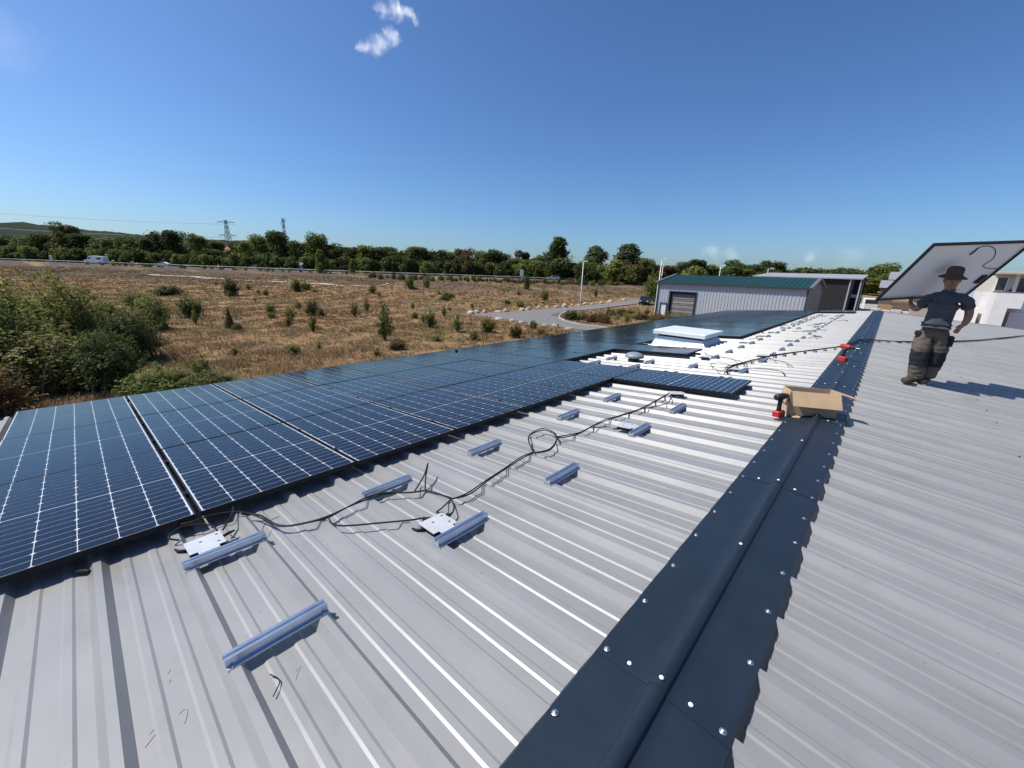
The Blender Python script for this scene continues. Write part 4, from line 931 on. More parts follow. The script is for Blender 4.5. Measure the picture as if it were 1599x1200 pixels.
def lobes_round(seed, n, R, H, z0):
    r = random.Random(seed); out = [((0, 0, z0 + H*.5), (R*.72, R*.72, H*.46), 3.2)]
    for k in range(n):
        a = r.uniform(0, 6.28); z = z0 + H * r.uniform(.14, .90); q_ = R * (1 - abs((z - z0)/H - .42)*.95) * r.uniform(.55, .85); s = R * r.uniform(.26, .46)
        out.append(((math.cos(a)*q_, math.sin(a)*q_, z), (s, s, s*r.uniform(.7, 1.05)), 1))
    return out
def lobes_tall(seed, n, R, H, z0):
    r = random.Random(seed); out = []
    for k in range(n):
        t = (k + .5) / n; a = r.uniform(0, 6.28); q_ = R * (.62 * math.sin(math.pi * min(1, t*.85 + .15))) * r.uniform(.3, 1); s = R * r.uniform(.42, .62) * (1.08 - .42*t)
        out.append(((math.cos(a)*q_, math.sin(a)*q_, z0 + H*t*.93), (s, s, s*1.15), 1))
    return out
def tree_proto(lobes, n, size, seed, h, r, limbs):
    v, f = leaves(lobes, n, size, seed); return v, f, trunk_mesh(h, r, limbs, seed)
CROWN = {}
def plant(name, key, proto, lmat, x, y, s, label, cat, group=None, sz=None, rz=None, z=None):
    k = (key, lmat.name)
    if k not in CROWN: CROWN[k] = np_mesh('crown', proto[0], proto[1], lmat)
    o = empty(name, T(x, y, (gz(x, y) if z is None else z), random.uniform(0, 6.28) if rz is None else rz) @ Matrix.Diagonal((s, s, sz or s, 1)), label=label, cat=cat, group=group)
    link('crown', CROWN[k], o)
    if proto[2]: link('trunk', proto[2], o)
    return o
# unit-ish prototypes: trees 16 m tall
TR = [tree_proto(lobes_round(k, 15, 5.2, 13.4, 1.6), 5200, .36, 40 + k, 13.5, .30, 6) for k in range(4)]
TT = [tree_proto(lobes_tall(k + 20, 19, 4.4, 14.4, 1.0), 6200, .34, 60 + k, 13.2, .28, 2) for k in range(2)]
TC = [tree_proto([((0, 0, 1.4 + 14*t), (2.6*(1-t)+.35, 2.6*(1-t)+.35, 1.5), (1-t)+.15) for t in np.linspace(0, .95, 9)], 3600, .30, 80, 15.5, .25, 3)]
UN = [tree_proto(lobes_round(k + 90, 10, 2.6, 4.2, 0), 2200, .27, 90 + k, 3.2, .12, 3) for k in range(3)]
TL = [(-284.1,-25.6,6.4,2),(-278.1,-20.1,7.1,2),(-272.4,-14.9,6.9,0),(-265.5,-8.7,7.2,2),(-258.7,-2.5,9.0,0),(-252.3,3.3,12.9,2),(-247.7,7.5,9.0,0),(-241.5,13.2,8.0,1),(-233.5,20.4,9.1,2),(-225.9,27.3,10.9,0),(-219.3,33.3,11.5,0),(-213.2,38.8,10.3,1),(-207.8,43.8,5.2,0),(-195.0,55.4,11.1,1),(-188.3,61.4,12.6,0),(-181.3,67.8,9.0,0),(-175.8,72.8,12.4,1),(-171.6,76.6,8.9,0),(-166.4,81.3,7.7,0),(-161.2,86.1,8.4,1),(-155.7,91.0,8.2,0),(-150.9,95.4,7.1,0),(-145.6,100.2,8.6,1),(-139.8,105.4,7.6,0),(-122.8,120.9,8.6,0),(-116.9,126.3,5.7,1),(-111.0,131.6,5.2,1),(-84.1,126.4,4.2,1)]
lm3 = [LM_dark, LM_mid, leaf_mat('green olive leaves', (.075, .100, .024), (.160, .185, .048))]
GT = 'dense trees along the far side of the main road'
for k, (x, y, zt, c) in enumerate(TL):
    h = zt + CAMZ - gz(x, y)
    plant('roadside_tree', 'TR%d' % (k % 4), TR[k % 4], lm3[c], x, y, .98 + .22*random.random(), f"{['dark green', 'fresh green', 'olive green'][c]} tree in the row behind the main road, {ordn(k+1)} from the left", 'tree', GT, sz=h / 13.9)
for k in range(44):          # second rank and undergrowth closing the row
    l = -262 + k * 6.3 + random.uniform(-2, 2); d = 180 + random.uniform(-3, 12) if k % 2 else 184
    x, y = fl(d, l); 
    if abs(x + 250) < 9 and abs(y - 62) < 9: continue
    plant('roadside_tree', 'TR%d' % ((k + 1) % 4), TR[(k + 1) % 4], lm3[k % 2], x, y, .85, f"dark tree half hidden in the second rank behind the main road, {ordn(k+1)} from the left", 'tree', 'hidden second rank of roadside trees', sz=random.uniform(.62, .80))
for k in range(80):
    l = -265 + k * 4.05 + random.uniform(-1.5, 1.5); d = max(np.interp(l, ls, dd) + 12, 158) + random.uniform(0, 6); x, y = fl(d, l)
    plant('hedge_shrub', 'UN%d' % (k % 3), UN[k % 3], LM_dark if k % 3 else LM_mid, x, y, random.uniform(1.0, 1.5), f"shrub filling the foot of the roadside trees, {ordn(k+1)} from the left", 'shrub', 'shrubs at the foot of the roadside trees')
plant('brown_tree', 'TR1', TR[1], LM_brn, -130.3, 114.1, .7, 'tree with brownish crown rising from the middle of the treeline', 'tree', sz=(10 + CAMZ - 3.7)/15.6)
plant('conifer', 'TC', TC[0], LM_dark, -123.5, 119.5, 1.0, 'dark pointed conifer right of the brownish tree', 'tree', sz=(9 + CAMZ - 3.7)/15.8)
plant('single_tree', 'TT0', TT[0], LM_dark, -89.9, 121.0, 1.55, 'tall full dark tree standing alone above the treeline', 'tree', sz=(13 + CAMZ - 3.4)/15.8)
plant('poplar', 'TT1', TT[1], LM_pale, -79.9, 130.1, 1.6, 'silvery poplar, left of two right of the tall dark tree', 'tree', 'two silvery poplars', sz=(10.5 + CAMZ - 3.7)/15.8)
plant('poplar', 'TT0', TT[0], LM_pale, -71.1, 138.1, 1.95, 'wider silvery poplar, right of the two poplars', 'tree', 'two silvery poplars', sz=(11.7 + CAMZ - 3.7)/15.8)
RT = [(-76, 122, 5.0, 3), (-66, 127, 5.6, 4), (-62,124, 4.4, 4), (-59.5,128.4,6.5,3),(-55, 131, 4.5, 4),(-51.5,135.7,5.9,0),(-48.0,138.4,6.8,0),(-44.5,142.1,5.2,2),(-38.7,147.3,7.4,0),(-36,146,4.6,2),(-33.6,151.9,5.9,0),(-29.8,155.4,7.2,0),(-88, 131, 4.2, 0), (-69, 131, 3.6, 0)]
lm5 = [LM_dark, LM_mid, LM_olive, LM_mid, LM_brn]
for k, (x, y, zt, c) in enumerate(RT):
    plant('background_tree', 'TR%d' % (k % 4), TR[k % 4], lm5[c], x, y, .72 + .15*random.random(), f"{['dark', 'green', 'olive', 'green', 'rusty'][c]} background tree above the warehouse, {ordn(k+1)} of this group", 'tree', 'trees behind the warehouse', sz=max(.35, (zt + CAMZ - gz(x, y)) / 15.6))
for k in range(22):
    x, y = fl(128 + random.uniform(0, 8), 22 + k*4.5); plant('hedge_shrub', 'UN%d' % (k % 3), UN[k % 3], lm5[k % 5] if k < 9 else LM_dark, x, y, random.uniform(1.2, 1.7), f"shrub in the band under the trees behind the warehouse, {ordn(k+1)} from the left", 'shrub', 'shrubs behind the warehouse')
for k, (x, y, zt, s, lm, lab) in enumerate(((-43.6, 260, 8.0, .62, LM_olive, 'small lone round tree on the skyline above the dark shed'), (-27.8, 260, 8.4, .7, LM_dark, 'left of three small skyline trees above the dark shed'), (-23.2, 260, 8.2, .7, LM_dark, 'middle of three small skyline trees above the dark shed'), (-18, 255, 8.6, .9, LM_mid, 'right of three small skyline trees above the dark shed'), (-3.6, 170, 7.6, .95, LM_mid, 'bushy tree with upright branches just left of the carried panel'), (-5.5, 158, 2.9, .8, LM_olive, 'olive scrubby tree above the parked truck'), (-1.5, 160, 3.4, .7, LM_olive, 'olive scrubby tree left of the brown shed'), (4, 185, 5.2, .9, LM_brn, 'rusty tree behind the far house by the carried panel'), (24, 150, 6.2, 1.0, LM_olive, 'tree above the white house at the right edge'), (33, 165, 7.0, 1.1, LM_mid, 'rightmost tree behind the white house'), (14, 175, 5.8, 1.0, LM_mid, 'tree behind the carried panel'), (-12, 240, 6.6, .8, LM_mid, 'low far tree right of the three skyline trees'))):
    plant('yard_tree', 'TR%d' % (k % 4), TR[k % 4], lm, x, y, s, lab, 'tree', 'trees beyond the yard', sz=(zt + CAMZ - gz(x, y)) / 15.6)
for k, (d, l) in enumerate(((158, -120), (150, -100))): pass
plant('young_tree', 'TT1', TT[1], LM_mid, *fl(134, -63), .52, 'young bright green tree on the near side of the main road', 'tree', sz=.47)
plant('young_tree', 'TT0', TT[0], LM_olive, *fl(140, -55), .36, 'thin young olive tree by the roadside house', 'tree', sz=.30)

# meadow bushes
def spray(seed, stems, H, R, n, size, t0=.3, foot=.10, sp=.050, up=.75):
    # shrub of curved stems fanning out of one foot, leaves set along the stems
    r = np.random.default_rng(seed); a = r.random(stems) * 6.283; q_ = R * np.sqrt(r.random(stems)) * (.55 + .6 * r.random(stems))
    top = H * (up + (1 - up) * r.random(stems)) * (1 - .55 * np.clip(q_ / R, 0, 1.1) ** 2.2) * np.where(r.random(stems) < .12, 1.18, 1)
    top[r.random(stems) < .35] *= .62
    ex, ey = np.cos(a) * q_, np.sin(a) * q_; fx, fy = r.normal(0, foot * .5, stems), r.normal(0, foot * .5, stems)
    k = r.integers(0, stems, n); t = t0 + (1 - t0) * r.random(n) ** .8
    base = np.stack([fx[k] + (ex - fx)[k] * t ** 1.35, fy[k] + (ey - fy)[k] * t ** 1.35, top[k] * t ** .82], -1)
    p = base + r.normal(0, 1, (n, 3)) * (sp * (1.15 - .6 * t))[:, None]; p[:, 2] = np.maximum(p[:, 2], .01)
    out = np.stack([p[:, 0], p[:, 1], (p[:, 2] - H * .35)], -1); out /= np.linalg.norm(out, axis=1)[:, None] + 1e-6
    nrm = out * .6 + r.normal(size=(n, 3)) * .65 + np.array([-.12, -.1, .55]); nrm /= np.linalg.norm(nrm, axis=1)[:, None]
    t1 = np.cross(nrm, r.normal(size=(n, 3))); t1 /= np.linalg.norm(t1, axis=1)[:, None]; t2 = np.cross(nrm, t1); ss = (size * (.55 + .9 * r.random(n)))[:, None]
    v = np.stack([p - t1*ss, p + t2*ss*.5 + nrm*ss*.15, p + t1*ss, p - t2*ss*.5 + nrm*ss*.15], 1).reshape(-1, 3)
    m = MB()
    for i in range(0, stems, 2):
        m.tube([(fx[i] + (ex[i] - fx[i]) * tt ** 1.35, fy[i] + (ey[i] - fy[i]) * tt ** 1.35, top[i] * tt ** .82 - (.02 if tt == 0 else 0)) for tt in (0, .3, .6, .97)], [.012, .009, .006, .002], 4)
    return v, np.arange(4 * n).reshape(-1, 4), m.mesh('trunk', M_bark)
BU = [spray(130 + k, 60, .98, .56, 2600, .036, t0=.12, foot=.30, sp=.06, up=.7) for k in range(4)]       # 1 m tall, 1.1 wide
BV = [spray(210 + k, 34, 1.0, .40, 1500, .034, t0=.18, foot=.05, sp=.045, up=.68) for k in range(3)]       # narrow foot, fanning top
CN = tree_proto([((0, 0, .06 + .9*t), (.36*(1-t)+.03, .36*(1-t)+.03, .09), (1-t)+.12) for t in np.linspace(0, 1, 9)], 2200, .032, 230, .95, .02, 2)
BS = [(-83.7,19.2,3.3,3.8,'U',0,'round dark green bush at the back of the meadow on the left'),(-51.3,8.1,2.5,2.9,'U',0,'wide dark bush with a small yellow shrub before it'),(-46.3,7.5,1.5,.7,'V',3,'small yellow shrub before the wide dark bush'),(-42.1,9.2,1.9,1.0,'C',0,'little dark conifer alone on the dry grass'),(-86.4,30.8,2.8,2.8,'U',0,'dark bush, left one of a pair far back in the meadow'),(-88.0,33.2,2.1,2.4,'U',1,'smaller greener bush of the pair far back in the meadow'),(-48.8,18.9,2.2,2.1,'U',0,'dark rounded bush behind a yellow-green shrub'),(-35.8,13.8,1.9,1.0,'V',3,'yellow-green shrub before the dark rounded bush'),(-45.8,15.4,1.5,1.8,'V',2,'spiky olive shrub left of the dark rounded bush'),(-48.4,14.4,.8,1.0,'U',2,'tiny olive tuft left of the spiky olive shrub'),(-46.0,22.6,2.1,1.2,'V',3,'slender yellow-green bush, left of two in the middle of the meadow'),(-50.2,26.4,2.1,1.2,'V',2,'slender olive bush, right of two in the middle of the meadow'),(-28.6,16.4,3.4,1.5,'V',1,'tallest thin sapling in the middle meadow with bare foot'),(-33.5,24.3,2.1,1.7,'V',1,'green vase-shaped bush right of the thin sapling'),(-40.4,31.4,1.4,1.0,'V',1,'small bush behind the vase-shaped bush'),(-28.9,24.0,1.9,1.25,'V',1,'upright dark green bush in front of the boulders'),(-27.3,26.4,1.6,2.2,'U',3,'broad yellowish bush before the turning area'),(-23.6,26.3,1.4,1.4,'U',0,'low dark bush close to the roof edge before the turning area'),(-76.5,41.6,2.1,2.1,'U',3,'yellow-green bush near the earth mound'),(-63.5,50.5,1.1,4.0,'U',1,'low spreading green bramble across the middle meadow'),(-60,47,.9,3.0,'U',0,'low dark bramble beside the spreading bramble'),(-49.2,52.0,.9,.9,'U',0,'tiny dark bush left of the boulder row end'),(-45.2,51.1,1.5,2.1,'U',2,'small olive bush behind the boulder row'),(-49.7,63.4,2.4,2.0,'U',1,'bush left of the street lamp behind the boulders'),(-66.7,77.6,4.0,2.5,'U',0,'dark tall bush before the scrub strip'),(-29.4,43.3,1.6,2.2,'U',0,'dark green bush on the kerb of the road island'),(-47.2,78.2,2.0,1.4,'V',1,'small sapling right of the street lamp'),(-36.6,83.1,6.6,4.4,'U',1,'tall light green shrub beside the black car'),(-77.1,50.8,2.8,2.8,'U',1,'green bush on the right of the earth mound'),(-79.4,56.8,3.2,2.3,'U',2,'olive bush behind the earth mound'),(-28.3,11.2,.7,.5,'V',3,'tiny yellow-green seedling in the near meadow'),(-25.2,15.4,.8,1.7,'U',4,'low rusty tuft under the thin sapling'),(-24.7,22.3,.9,1.1,'U',2,'low olive tuft near the roof edge'),(-26.3,19.6,.6,1.0,'U',2,'flat olive tuft near the roof edge, left of the low one'),
      (-27.7,-3.2,5.4,5.2,'U',1,'tallest green bush at the left edge of the thicket'),(-33.5,-.5,5.0,4.4,'U',2,'big olive bush in the thicket behind the near bushes'),(-38.0,-3.5,5.2,4.4,'U',2,'olive yellow topped bush at the back left of the thicket'),(-44.0,1.6,2.7,3.2,'U',1,'green bush at the right end of the thicket'),(-44.3,4.3,3.2,3.4,'U',2,'bright olive bush at the right tip of the thicket'),(-67.0,5.5,1.9,3.6,'U',1,'flat green bush behind the thicket'),(-25.4,-1.0,2.9,4.2,'U',2,'pale olive bush low in the thicket near the roof'),(-24.0,.6,3.0,2.8,'U',0,'darkest bush of the thicket close to the roof edge'),(-87.2,11.1,2.1,5.8,'U',0,'long low dark bush line behind the thicket'),(-22.8,3.6,1.6,1.2,'V',1,'thin sapling sprouting beside the thicket'),(-21.3,2.0,1.4,2.6,'U',1,'low leafy bush right at the roof edge, left part'),(-20.4,3.4,1.2,2.2,'U',1,'low leafy bush right at the roof edge, right part'),(-30.5,-5.0,4.6,4.6,'U',0,'dark bush at the far left rim of the picture'),(-36.5,2.6,2.6,3.0,'U',2,'olive bush in the gap of the thicket'),(-31.0,1.8,3.0,3.2,'U',0,'dark green bush in the heart of the thicket'),(-40,-.6,3.8,3.6,'U',0,'dark bush peeping over the heart of the thicket'),(-22.6,-2.6,2.0,2.6,'U',4,'brownish bush at the lower left, mostly in shade')]
rs = random.Random(5); sm = []
while len(sm) < 30:
    dq = rs.uniform(24, 88); lq = rs.uniform(-.75, .12) * dq; xq, yq = fl(dq, lq)
    if xq > -20 or (xq > -43.5 and yq > 33): continue
    sm.append((math.hypot(xq, yq), xq, yq))
for k, (_, xq, yq) in enumerate(sorted(sm)):
    hq = rs.uniform(.5, 1.3); BS.append((xq, yq, hq, hq * rs.uniform(.7, 1.5), rs.choice('UVV'), rs.choice((1, 2, 3, 2)), f"small seedling bush, {ordn(k + 1)} nearest of those scattered in the meadow"))
lmB = [LM_dark, LM_mid, LM_olive, LM_yel, LM_brn]
BUL = [spray(330 + k, 110, .98, .58, 8000, .0235, t0=.10, foot=.40, sp=.05, up=.66) for k in range(4)]
for k, (x, y, h, w_, ty, c, lab) in enumerate(BS):
    if ty == 'U':
        if k >= 34 and x > -50: pr, key, base = BUL[k % 4], 'BUL%d' % (k % 4), 1.0
        else: pr, key, base = BU[k % 4], 'BU%d' % (k % 4), 1.1
    elif ty == 'V': pr, key, base = BV[k % 3], 'BV%d' % (k % 3), .8
    else: pr, key, base = CN, 'CN', .75
    plant('meadow_bush', key, pr, lmB[c], x, y, w_ / base, lab, 'bush', 'bushes in the dry meadow', sz=h)
# weeds round the road island, the warehouse and the roadside scrub strip
WD = [spray(430 + k, 34, .9, .7, 900, .05, t0=.1, foot=.5, sp=.07, up=.5) for k in range(2)]
for k, (y, x) in enumerate(sorted((random.uniform(43, 62), random.uniform(-31.5, -21)) for _ in range(44))):
    plant('weed_clump', 'WD%d' % (k % 2), WD[k % 2], random.choice((LM_brn, LM_brn, LM_olive, LM_mid)), x, y, random.uniform(.8, 1.6), f"weed clump on the road island left of the warehouse, {ordn(k+1)} nearest", 'weeds', 'weeds on the road island', sz=random.uniform(.7, 1.7))
for k in range(12):
    plant('weed_clump', 'WD%d' % (k % 2), WD[k % 2], LM_olive, -22.5 + k*.42, 53.6 + random.uniform(-.6, .3), 1.0, f"green weeds before the roller door, {ordn(k+1)} clump from the left", 'weeds', 'weeds before the roller door', sz=random.uniform(1.0, 1.9))
for k in range(12):
    plant('weed_clump', 'WD%d' % (k % 2), WD[k % 2], LM_olive if k % 2 else LM_brn, -5.9 + k*.2, 72 + random.uniform(-2, 2), 1.0, f"tall weeds between warehouse gable and dark shed, {ordn(k+1)} clump from the left", 'weeds', 'weeds between warehouse and shed', sz=random.uniform(1.6, 2.8))
for k in range(70):
    l = -42 + k * 1.05; d = 118 + random.uniform(-3, 3) + .05*k; x, y = fl(d, l)
    plant('scrub_bush', 'WD%d' % (k % 2), WD[k % 2], random.choice((LM_dark, LM_olive, LM_brn)), x, y, random.uniform(1.2, 1.9), f"small scrub bush in the strip before the main road, {ordn(k+1)} from the left", 'bush', 'scrub strip before the main road', sz=random.uniform(1.3, 2.5))
for k in range(40):
    l = -140 + k * 2.4 + random.uniform(-1, 1); d = np.interp(l, ls, dd) - 8 - random.uniform(0, 5); x, y = fl(d, l)
    plant('scrub_bush', 'WD%d' % (k % 2), WD[k % 2], random.choice((LM_olive, LM_mid, LM_dark)), x, y, random.uniform(.8, 1.5), f"low green scrub on the verge of the main road, {ordn(k+1)} from the left", 'bush', 'scrub on the verge of the main road', sz=random.uniform(.6, 1.5))

# dry grass
rng = np.random.default_rng(11); n = 85000
d = 13 + 105 * rng.random(n) ** 1.5; l = (rng.random(n) * 2.0 - 1.25) * d
px_, py_ = Fd[0]*d + Rd[0]*l, Fd[1]*d + Rd[1]*l
clump = np.sin(px_*.8 + 2*np.sin(py_*.5)) * np.sin(py_*.7 + 1.5*np.sin(px_*.4)) + rng.normal(0, .5, n)
keep = (px_ < -9.5) & ~((px_ > -42.5) & (px_ < -35) & (py_ > 35)) & ~((px_ > -37) & (py_ > 34.5) & (py_ < 47) & (py_ < 41 + (-28 - px_)*.7)) & ~((px_ > -24.2) & (py_ > 54)) & ~((px_ > -37) & (py_ > 34.5) & (py_ < 41)) & (clump > -.55)
px_, py_, d, cl = px_[keep], py_[keep], d[keep], clump[keep]; n = len(px_); pz_ = ground(px_, py_)
nb = 5; V = []
for b in range(nb):
    a = rng.random(n)*6.283; h = (.08 + .13*rng.random(n)) * (1 + .6*np.clip(cl, 0, 1)); wd = .010 + .0010*d; le = .18*rng.random(n) + .05
    ox, oy = px_ + rng.normal(0, .12, n), py_ + rng.normal(0, .12, n); ca, sa = np.cos(a), np.sin(a)
    V.append(np.stack([np.stack([ox - sa*wd, oy + ca*wd, pz_ - .03], -1), np.stack([ox + sa*wd, oy - ca*wd, pz_ - .03], -1), np.stack([ox + ca*le, oy + sa*le, pz_ + h], -1)], 1))
V = np.concatenate(V).reshape(-1, 3)
M_grass = mat('dry grass', (.355, .240, .130), .85, col2=(.205, .138, .070), scale=.35, detail=4, island=.45, transl=.2, spec=.1, stain=[(.09, (1, 1, 1), (.17, .17, .06), .50, .64, .75), (.05, (1, 1, 1), (.46, .36, .215), .48, .66, .7)])
tag(link('dry_grass', np_mesh('dry_grass', V, np.arange(len(V)).reshape(-1, 3), M_grass)), 'dry brown grass covering the meadow', 'grass', kind='stuff')

# ------------------------------------------------------------------ the worker and the panel he carries
def skin(name, pts, edges, m, parent, root=0, sub=2, wrinkle=0., **kw):
    # pts: (x,y,z,rx[,ry]); a continuous surface grown round the joints
    me = bpy.data.meshes.new(name); me.from_pydata([p[:3] for p in pts], edges, []); o = bpy.data.objects.new(name, me); COL.objects.link(o)
    md = o.modifiers.new('skin', 'SKIN'); md.use_smooth_shade = True; md.branch_smoothing = .6
    for i, p in enumerate(pts):
        sv = me.skin_vertices[0].data[i]; sv.radius = (p[3], p[4] if len(p) > 4 else p[3]); sv.use_root = (i == root)
    sd = o.modifiers.new('sub', 'SUBSURF'); sd.levels = sub; sd.render_levels = sub
    bpy.context.view_layer.update()
    dg = bpy.context.evaluated_depsgraph_get(); nm2 = bpy.data.meshes.new_from_object(o.evaluated_get(dg)); nm2.name = name
    if wrinkle:
        from mathutils import noise
        cs_ = [(v.co.copy(), v.normal.copy()) for v in nm2.vertices]
        for v, (c, nn_) in zip(nm2.vertices, cs_):
            w_ = noise.noise(Vector((c.x * 9, c.y * 9, c.z * 26))) * .6 + noise.noise(Vector((c.x * 22 + 3, c.y * 22, c.z * 13 + c.x * 16))) * .5
            v.co = c + nn_ * wrinkle * w_
        nm2.update()
    bpy.data.objects.remove(o); nm2.materials.clear(); nm2.materials.append(m)
    for p in nm2.polygons: p.use_smooth = True
    return link(name, nm2, parent, **kw)
PX, PY = .685, 9.30
PZ = ZR - (PX - XR) * TS + .002
wk = empty('person', Matrix.Translation((PX, PY, PZ)), label='worker in sun hat, grey T-shirt and work trousers carrying a solar panel', cat='person')
M_skin = mat('tanned skin', (.36, .17, .10), .55, col2=(.31, .14, .085), scale=12)
M_shirt = mat('grey blue T-shirt', (.066, .073, .082), .9, col2=(.050, .056, .064), scale=9, bump=.006, bscale=11)
M_trou = mat('khaki work trousers', (.135, .108, .084), .9, col2=(.105, .083, .064), scale=10, bump=.02, bscale=9)
M_tblk = mat('black trouser panel', (.014, .014, .018), .9, bump=.004, bscale=20)
M_boot = mat('brown boots', (.060, .040, .028), .7, col2=(.04, .028, .02), scale=12)
M_hat = mat('olive brown hat', (.105, .070, .038), .95, col2=(.08, .053, .03), scale=20)
# joints, metres, x to the picture's right, y away, z up
body = [(-.055,0,.98,.115,.095),(-.05,0,1.12,.125,.09),(-.035,0,1.30,.14,.095),(-.02,.0,1.44,.115,.075),(-.02,-.01,1.515,.066,.066),(-.03,-.035,1.565,.072,.082),(-.035,-.05,1.62,.090,.108),(-.035,-.045,1.70,.098,.118),(-.035,-.04,1.77,.070,.09),
        (.11,.0,1.425,.058),(.205,.02,1.345,.060),(.258,.035,1.20,.056),(.256,-.03,1.09,.050),(.222,-.11,.99,.034),
        (-.165,.01,1.43,.058),(-.25,.05,1.33,.058),(-.325,.13,1.18,.052),(-.365,.19,1.215,.046),(-.405,.245,1.265,.031),
        (-.135,.0,.90,.088),(-.135,-.035,.70,.072),(-.125,-.065,.50,.052),(-.115,-.035,.30,.05),(-.10,.0,.12,.036),
        (.035,.01,.90,.088),(.07,.01,.70,.072),(.09,.015,.50,.052),(.075,.045,.30,.05),(.05,.075,.13,.036)]
ed = [(0,1),(1,2),(2,3),(3,4),(4,5),(5,6),(6,7),(7,8),(3,9),(9,10),(10,11),(11,12),(12,13),(3,14),(14,15),(15,16),(16,17),(17,18),(0,19),(19,20),(20,21),(21,22),(22,23),(0,24),(24,25),(25,26),(26,27),(27,28)]
skin('body', body, ed, M_skin, wk)
def hand(base, fdir, side, curl, name='hand'):
    # palm plus five unequal bent fingers; fdir: finger direction, side: thumb direction, curl: bending direction
    b, f, s, c = Vector(base), Vector(fdir).normalized(), Vector(side).normalized(), Vector(curl).normalized()
    pts = []; e = []
    def P(v, r): pts.append((v.x, v.y, v.z, r)); return len(pts) - 1
    w0 = P(b, .034); p1 = P(b + f*.04, .032); p2 = P(b + f*.078, .024); e += [(w0, p1), (p1, p2)]
    for k, L in enumerate((.068, .078, .074, .058)):
        o = s * (.027 - .018*k); a = P(b + f*.086 + o, .0105); q1 = P(b + f*(.086 + L*.45) + o*1.12 + c*.012, .0095); q2 = P(b + f*(.086 + L*.75) + o*1.14 + c*.032, .0088); q3 = P(b + f*(.086 + L*.88) + o*1.12 + c*.055, .0078)
        e += [(p2, a), (a, q1), (q1, q2), (q2, q3)]
    t0 = P(b + f*.03 + s*.032, .013); t1 = P(b + f*.06 + s*.052 + c*.012, .0115); t2 = P(b + f*.088 + s*.055 + c*.028, .0095); e += [(p1, t0), (t0, t1), (t1, t2)]
    skin(name, pts, e, M_skin, wk)
hand((.230,-.090,1.012), (-.40,-.22,-.66), (-.55,-.45,.35), (.15,.55,-.15))
hand((-.394,.228,1.250), (-.14,.20,.42), (-.62,-.75,-.05), (.55,.35,.10))
# clothes
tee = [(-.054,0,.945,.216,.170),(-.054,0,.99,.218,.172),(-.05,0,1.12,.208,.165),(-.040,-.003,1.27,.214,.165),(-.026,.0,1.395,.208,.148),(-.02,-.004,1.475,.108,.100),(-.02,-.008,1.525,.086,.086),(.115,.0,1.42,.094),(.190,.012,1.365,.086),(.228,.020,1.285,.082),(.240,.028,1.225,.080),(-.160,.005,1.42,.096),(-.228,.035,1.36,.088),(-.270,.07,1.285,.084),(-.292,.095,1.24,.082)]
skin('shirt', tee, [(0,1),(1,2),(2,3),(3,4),(4,5),(5,6),(4,7),(7,8),(8,9),(9,10),(4,11),(11,12),(12,13),(13,14)], M_shirt, wk, 2, sub=3, wrinkle=.016)
tr = [(-.052,0,1.03,.196,.150),(-.052,0,1.0,.198,.154),(-.052,.002,.93,.212,.168),(-.146,-.005,.81,.150,.148),(-.148,-.030,.69,.136),(-.140,-.062,.52,.116),(-.126,-.035,.32,.118),(-.108,-.005,.15,.114),(-.104,.004,.07,.108),(.044,.012,.81,.150,.146),(.062,.018,.69,.134),(.066,.035,.52,.114),(.050,.085,.32,.116),(.036,.125,.16,.110),(.034,.130,.08,.104)]
trousers = skin('trousers', tr, [(0,1),(1,2),(2,3),(3,4),(4,5),(5,6),(6,7),(7,8),(2,9),(9,10),(10,11),(11,12),(12,13),(13,14)], M_trou, wk, 2, sub=3, wrinkle=.022)
def patch(src, pred, off, name, m):
    # a closed-fitting cloth panel: the faces of a garment that lie in a zone, lifted along their normals
    me = src.data; v = []; f = []; ix = {}
    for p in me.polygons:
        if not pred(p.center): continue
        fc = []
        for i in p.vertices:
            if i not in ix: ix[i] = len(v); v.append(me.vertices[i].co + me.vertices[i].normal * off)
            fc.append(ix[i])
        f.append(fc)
    MB().add(v, f).build(name, m, wk, True)
for sg in (-1, 1):
    patch(trousers, lambda c, sg=sg: .30 < c.z < .55 and (c.x + .03) * sg > 0, .006, 'knee_panel', M_tblk)
m = MB(); m.bbox(-.272, -.19, -.125, .02, .80, .865, .015); m.build('pocket_flap', M_tblk, wk)
m = MB(); m.bbox(.115, .186, -.09, .05, .66, .82, .015); m.build('tool_pocket', M_tblk, wk)
MB().bbox(-.12, .05, -.158, -.135, 1.29, 1.335, .008).build('chest_print', mat('dark print', (.02, .022, .026), .9), wk)
for pts in ([(-.09,.075,.06,.060,.06),(-.108,.0,.075,.070,.07),(-.15,-.07,.06,.066,.055),(-.215,-.150,.05,.062,.048),(-.24,-.185,.045,.05,.042),(-.104,.01,.17,.07)], [(.045,.20,.065,.060,.06),(.036,.13,.075,.070,.07),(.01,.05,.06,.066,.055),(-.02,-.025,.05,.062,.048),(-.034,-.06,.045,.05,.042),(.034,.13,.17,.07)]):
    pts = [(p[0], p[1], p[2]) + tuple(q_ * 1.18 for q_ in p[3:]) for p in pts]; skin('boot', pts, [(0,1),(1,2),(2,3),(3,4),(1,5)], M_boot, wk, 1)
Mh = Matrix.Translation((-.035, -.045, 1.752)) @ Matrix.Rotation(.10, 4, 'Y') @ Matrix.Rotation(.16, 4, 'X')
MB().lathe([(.092, -.03), (.165, -.055), (.168, -.050), (.105, -.012), (.099, .0), (.096, .07), (.082, .105), (.045, .118), (.004, .12)], 26, M=Mh).build('hat', M_hat, wk, True)
gl = MB()
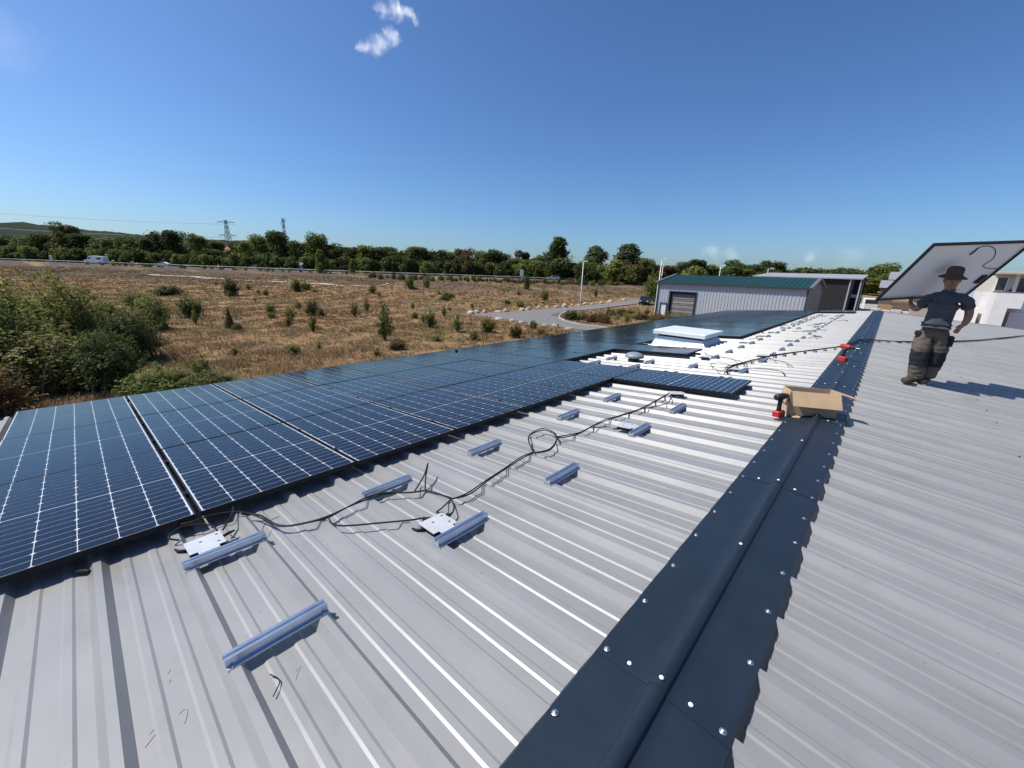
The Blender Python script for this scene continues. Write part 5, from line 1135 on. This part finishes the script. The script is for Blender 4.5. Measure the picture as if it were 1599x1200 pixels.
for sx in (-.033, .033): gl.lathe([(.001, .0), (.024, .001), (.027, .004), (.024, .007), (.001, .009)], 14, M=Matrix.Translation((-.035 + sx, -.148 + abs(sx)*.12, 1.672)) @ Matrix.Rotation(math.pi/2, 4, 'X') @ Matrix.Diagonal((1, .72, 1, 1)))
gl.tube([(-.035-.058,-.138,1.668),(-.035-.077,-.10,1.67),(-.035-.078,-.04,1.67)], .004, 6); gl.tube([(-.035+.058,-.138,1.668),(-.035+.077,-.10,1.67),(-.035+.078,-.04,1.67)], .004, 6); gl.tube([(-.045,-.148,1.668),(-.025,-.148,1.668)], .004, 6)
gl.build('sunglasses', mat('blue mirror lens', (.03, .06, .22), .12, .5, spec=.8), wk, True)
MB().tube([(-.035,-.128,1.662),(-.036,-.150,1.635),(-.036,-.158,1.615),(-.036,-.140,1.605)], [.009,.011,.015,.010], 8).build('nose', M_skin, wk, True)
MB().tube([(-.060,-.128,1.578),(-.036,-.140,1.576),(-.010,-.128,1.578)], [.004,.007,.004], 8).build('mouth', mat('lips', (.24, .09, .07), .6), wk, True)
for sx in (-1, 1): MB().tube([(-.035+sx*.078,-.04,1.625),(-.035+sx*.088,-.036,1.645),(-.035+sx*.088,-.034,1.668),(-.035+sx*.080,-.038,1.685)], [.008,.013,.014,.008], 8).build('ear', M_skin, wk, True)
# carried panel: long low edge behind him, leaning forward over his head
A = Vector((-.153, 9.078, CAMZ - .2346)); e1 = Vector((.6336, .7706, .0685)).normalized(); e2 = Vector((.4428, -.4339, .7846)); e2 = (e2 - e1 * e1.dot(e2)).normalized(); e3 = e1.cross(e2)
cen = A + e1 * PU/2 + e2 * PV/2
Rm = Matrix(((e1.x, -e2.x, -e3.x), (e1.y, -e2.y, -e3.y), (e1.z, -e2.z, -e3.z))).to_4x4()
cpn = make_panel(Matrix.Translation(cen) @ Rm, False, 'solar panel carried overhead by the worker, white back facing us', None, clamp=False)
cz = .027
cpts = [(a - PU/2, -(b - PV/2), cz - .006) for a, b in ((.87,.904),(.88,.975),(1.017,.999),(1.232,.925),(1.387,.77),(1.362,.663),(1.385,.614),(1.533,.57),(1.72,.559))]
MB().tube(catmull(cpts, 6), .0045, 6).build('lead', M_rubber, cpn, True)
MB().tube([(cpts[0][0]-.02, cpts[0][1]+.05, cz-.012), (cpts[0][0], cpts[0][1], cz-.010), (cpts[1][0], cpts[1][1], cz-.008)], [.009, .010, .006], 8).build('plug', M_rubber, cpn, True)
MB().bbox(.70, .80, .10, .26, cz - .022, cz - .001, .006).build('junction_box', M_rubber, cpn)
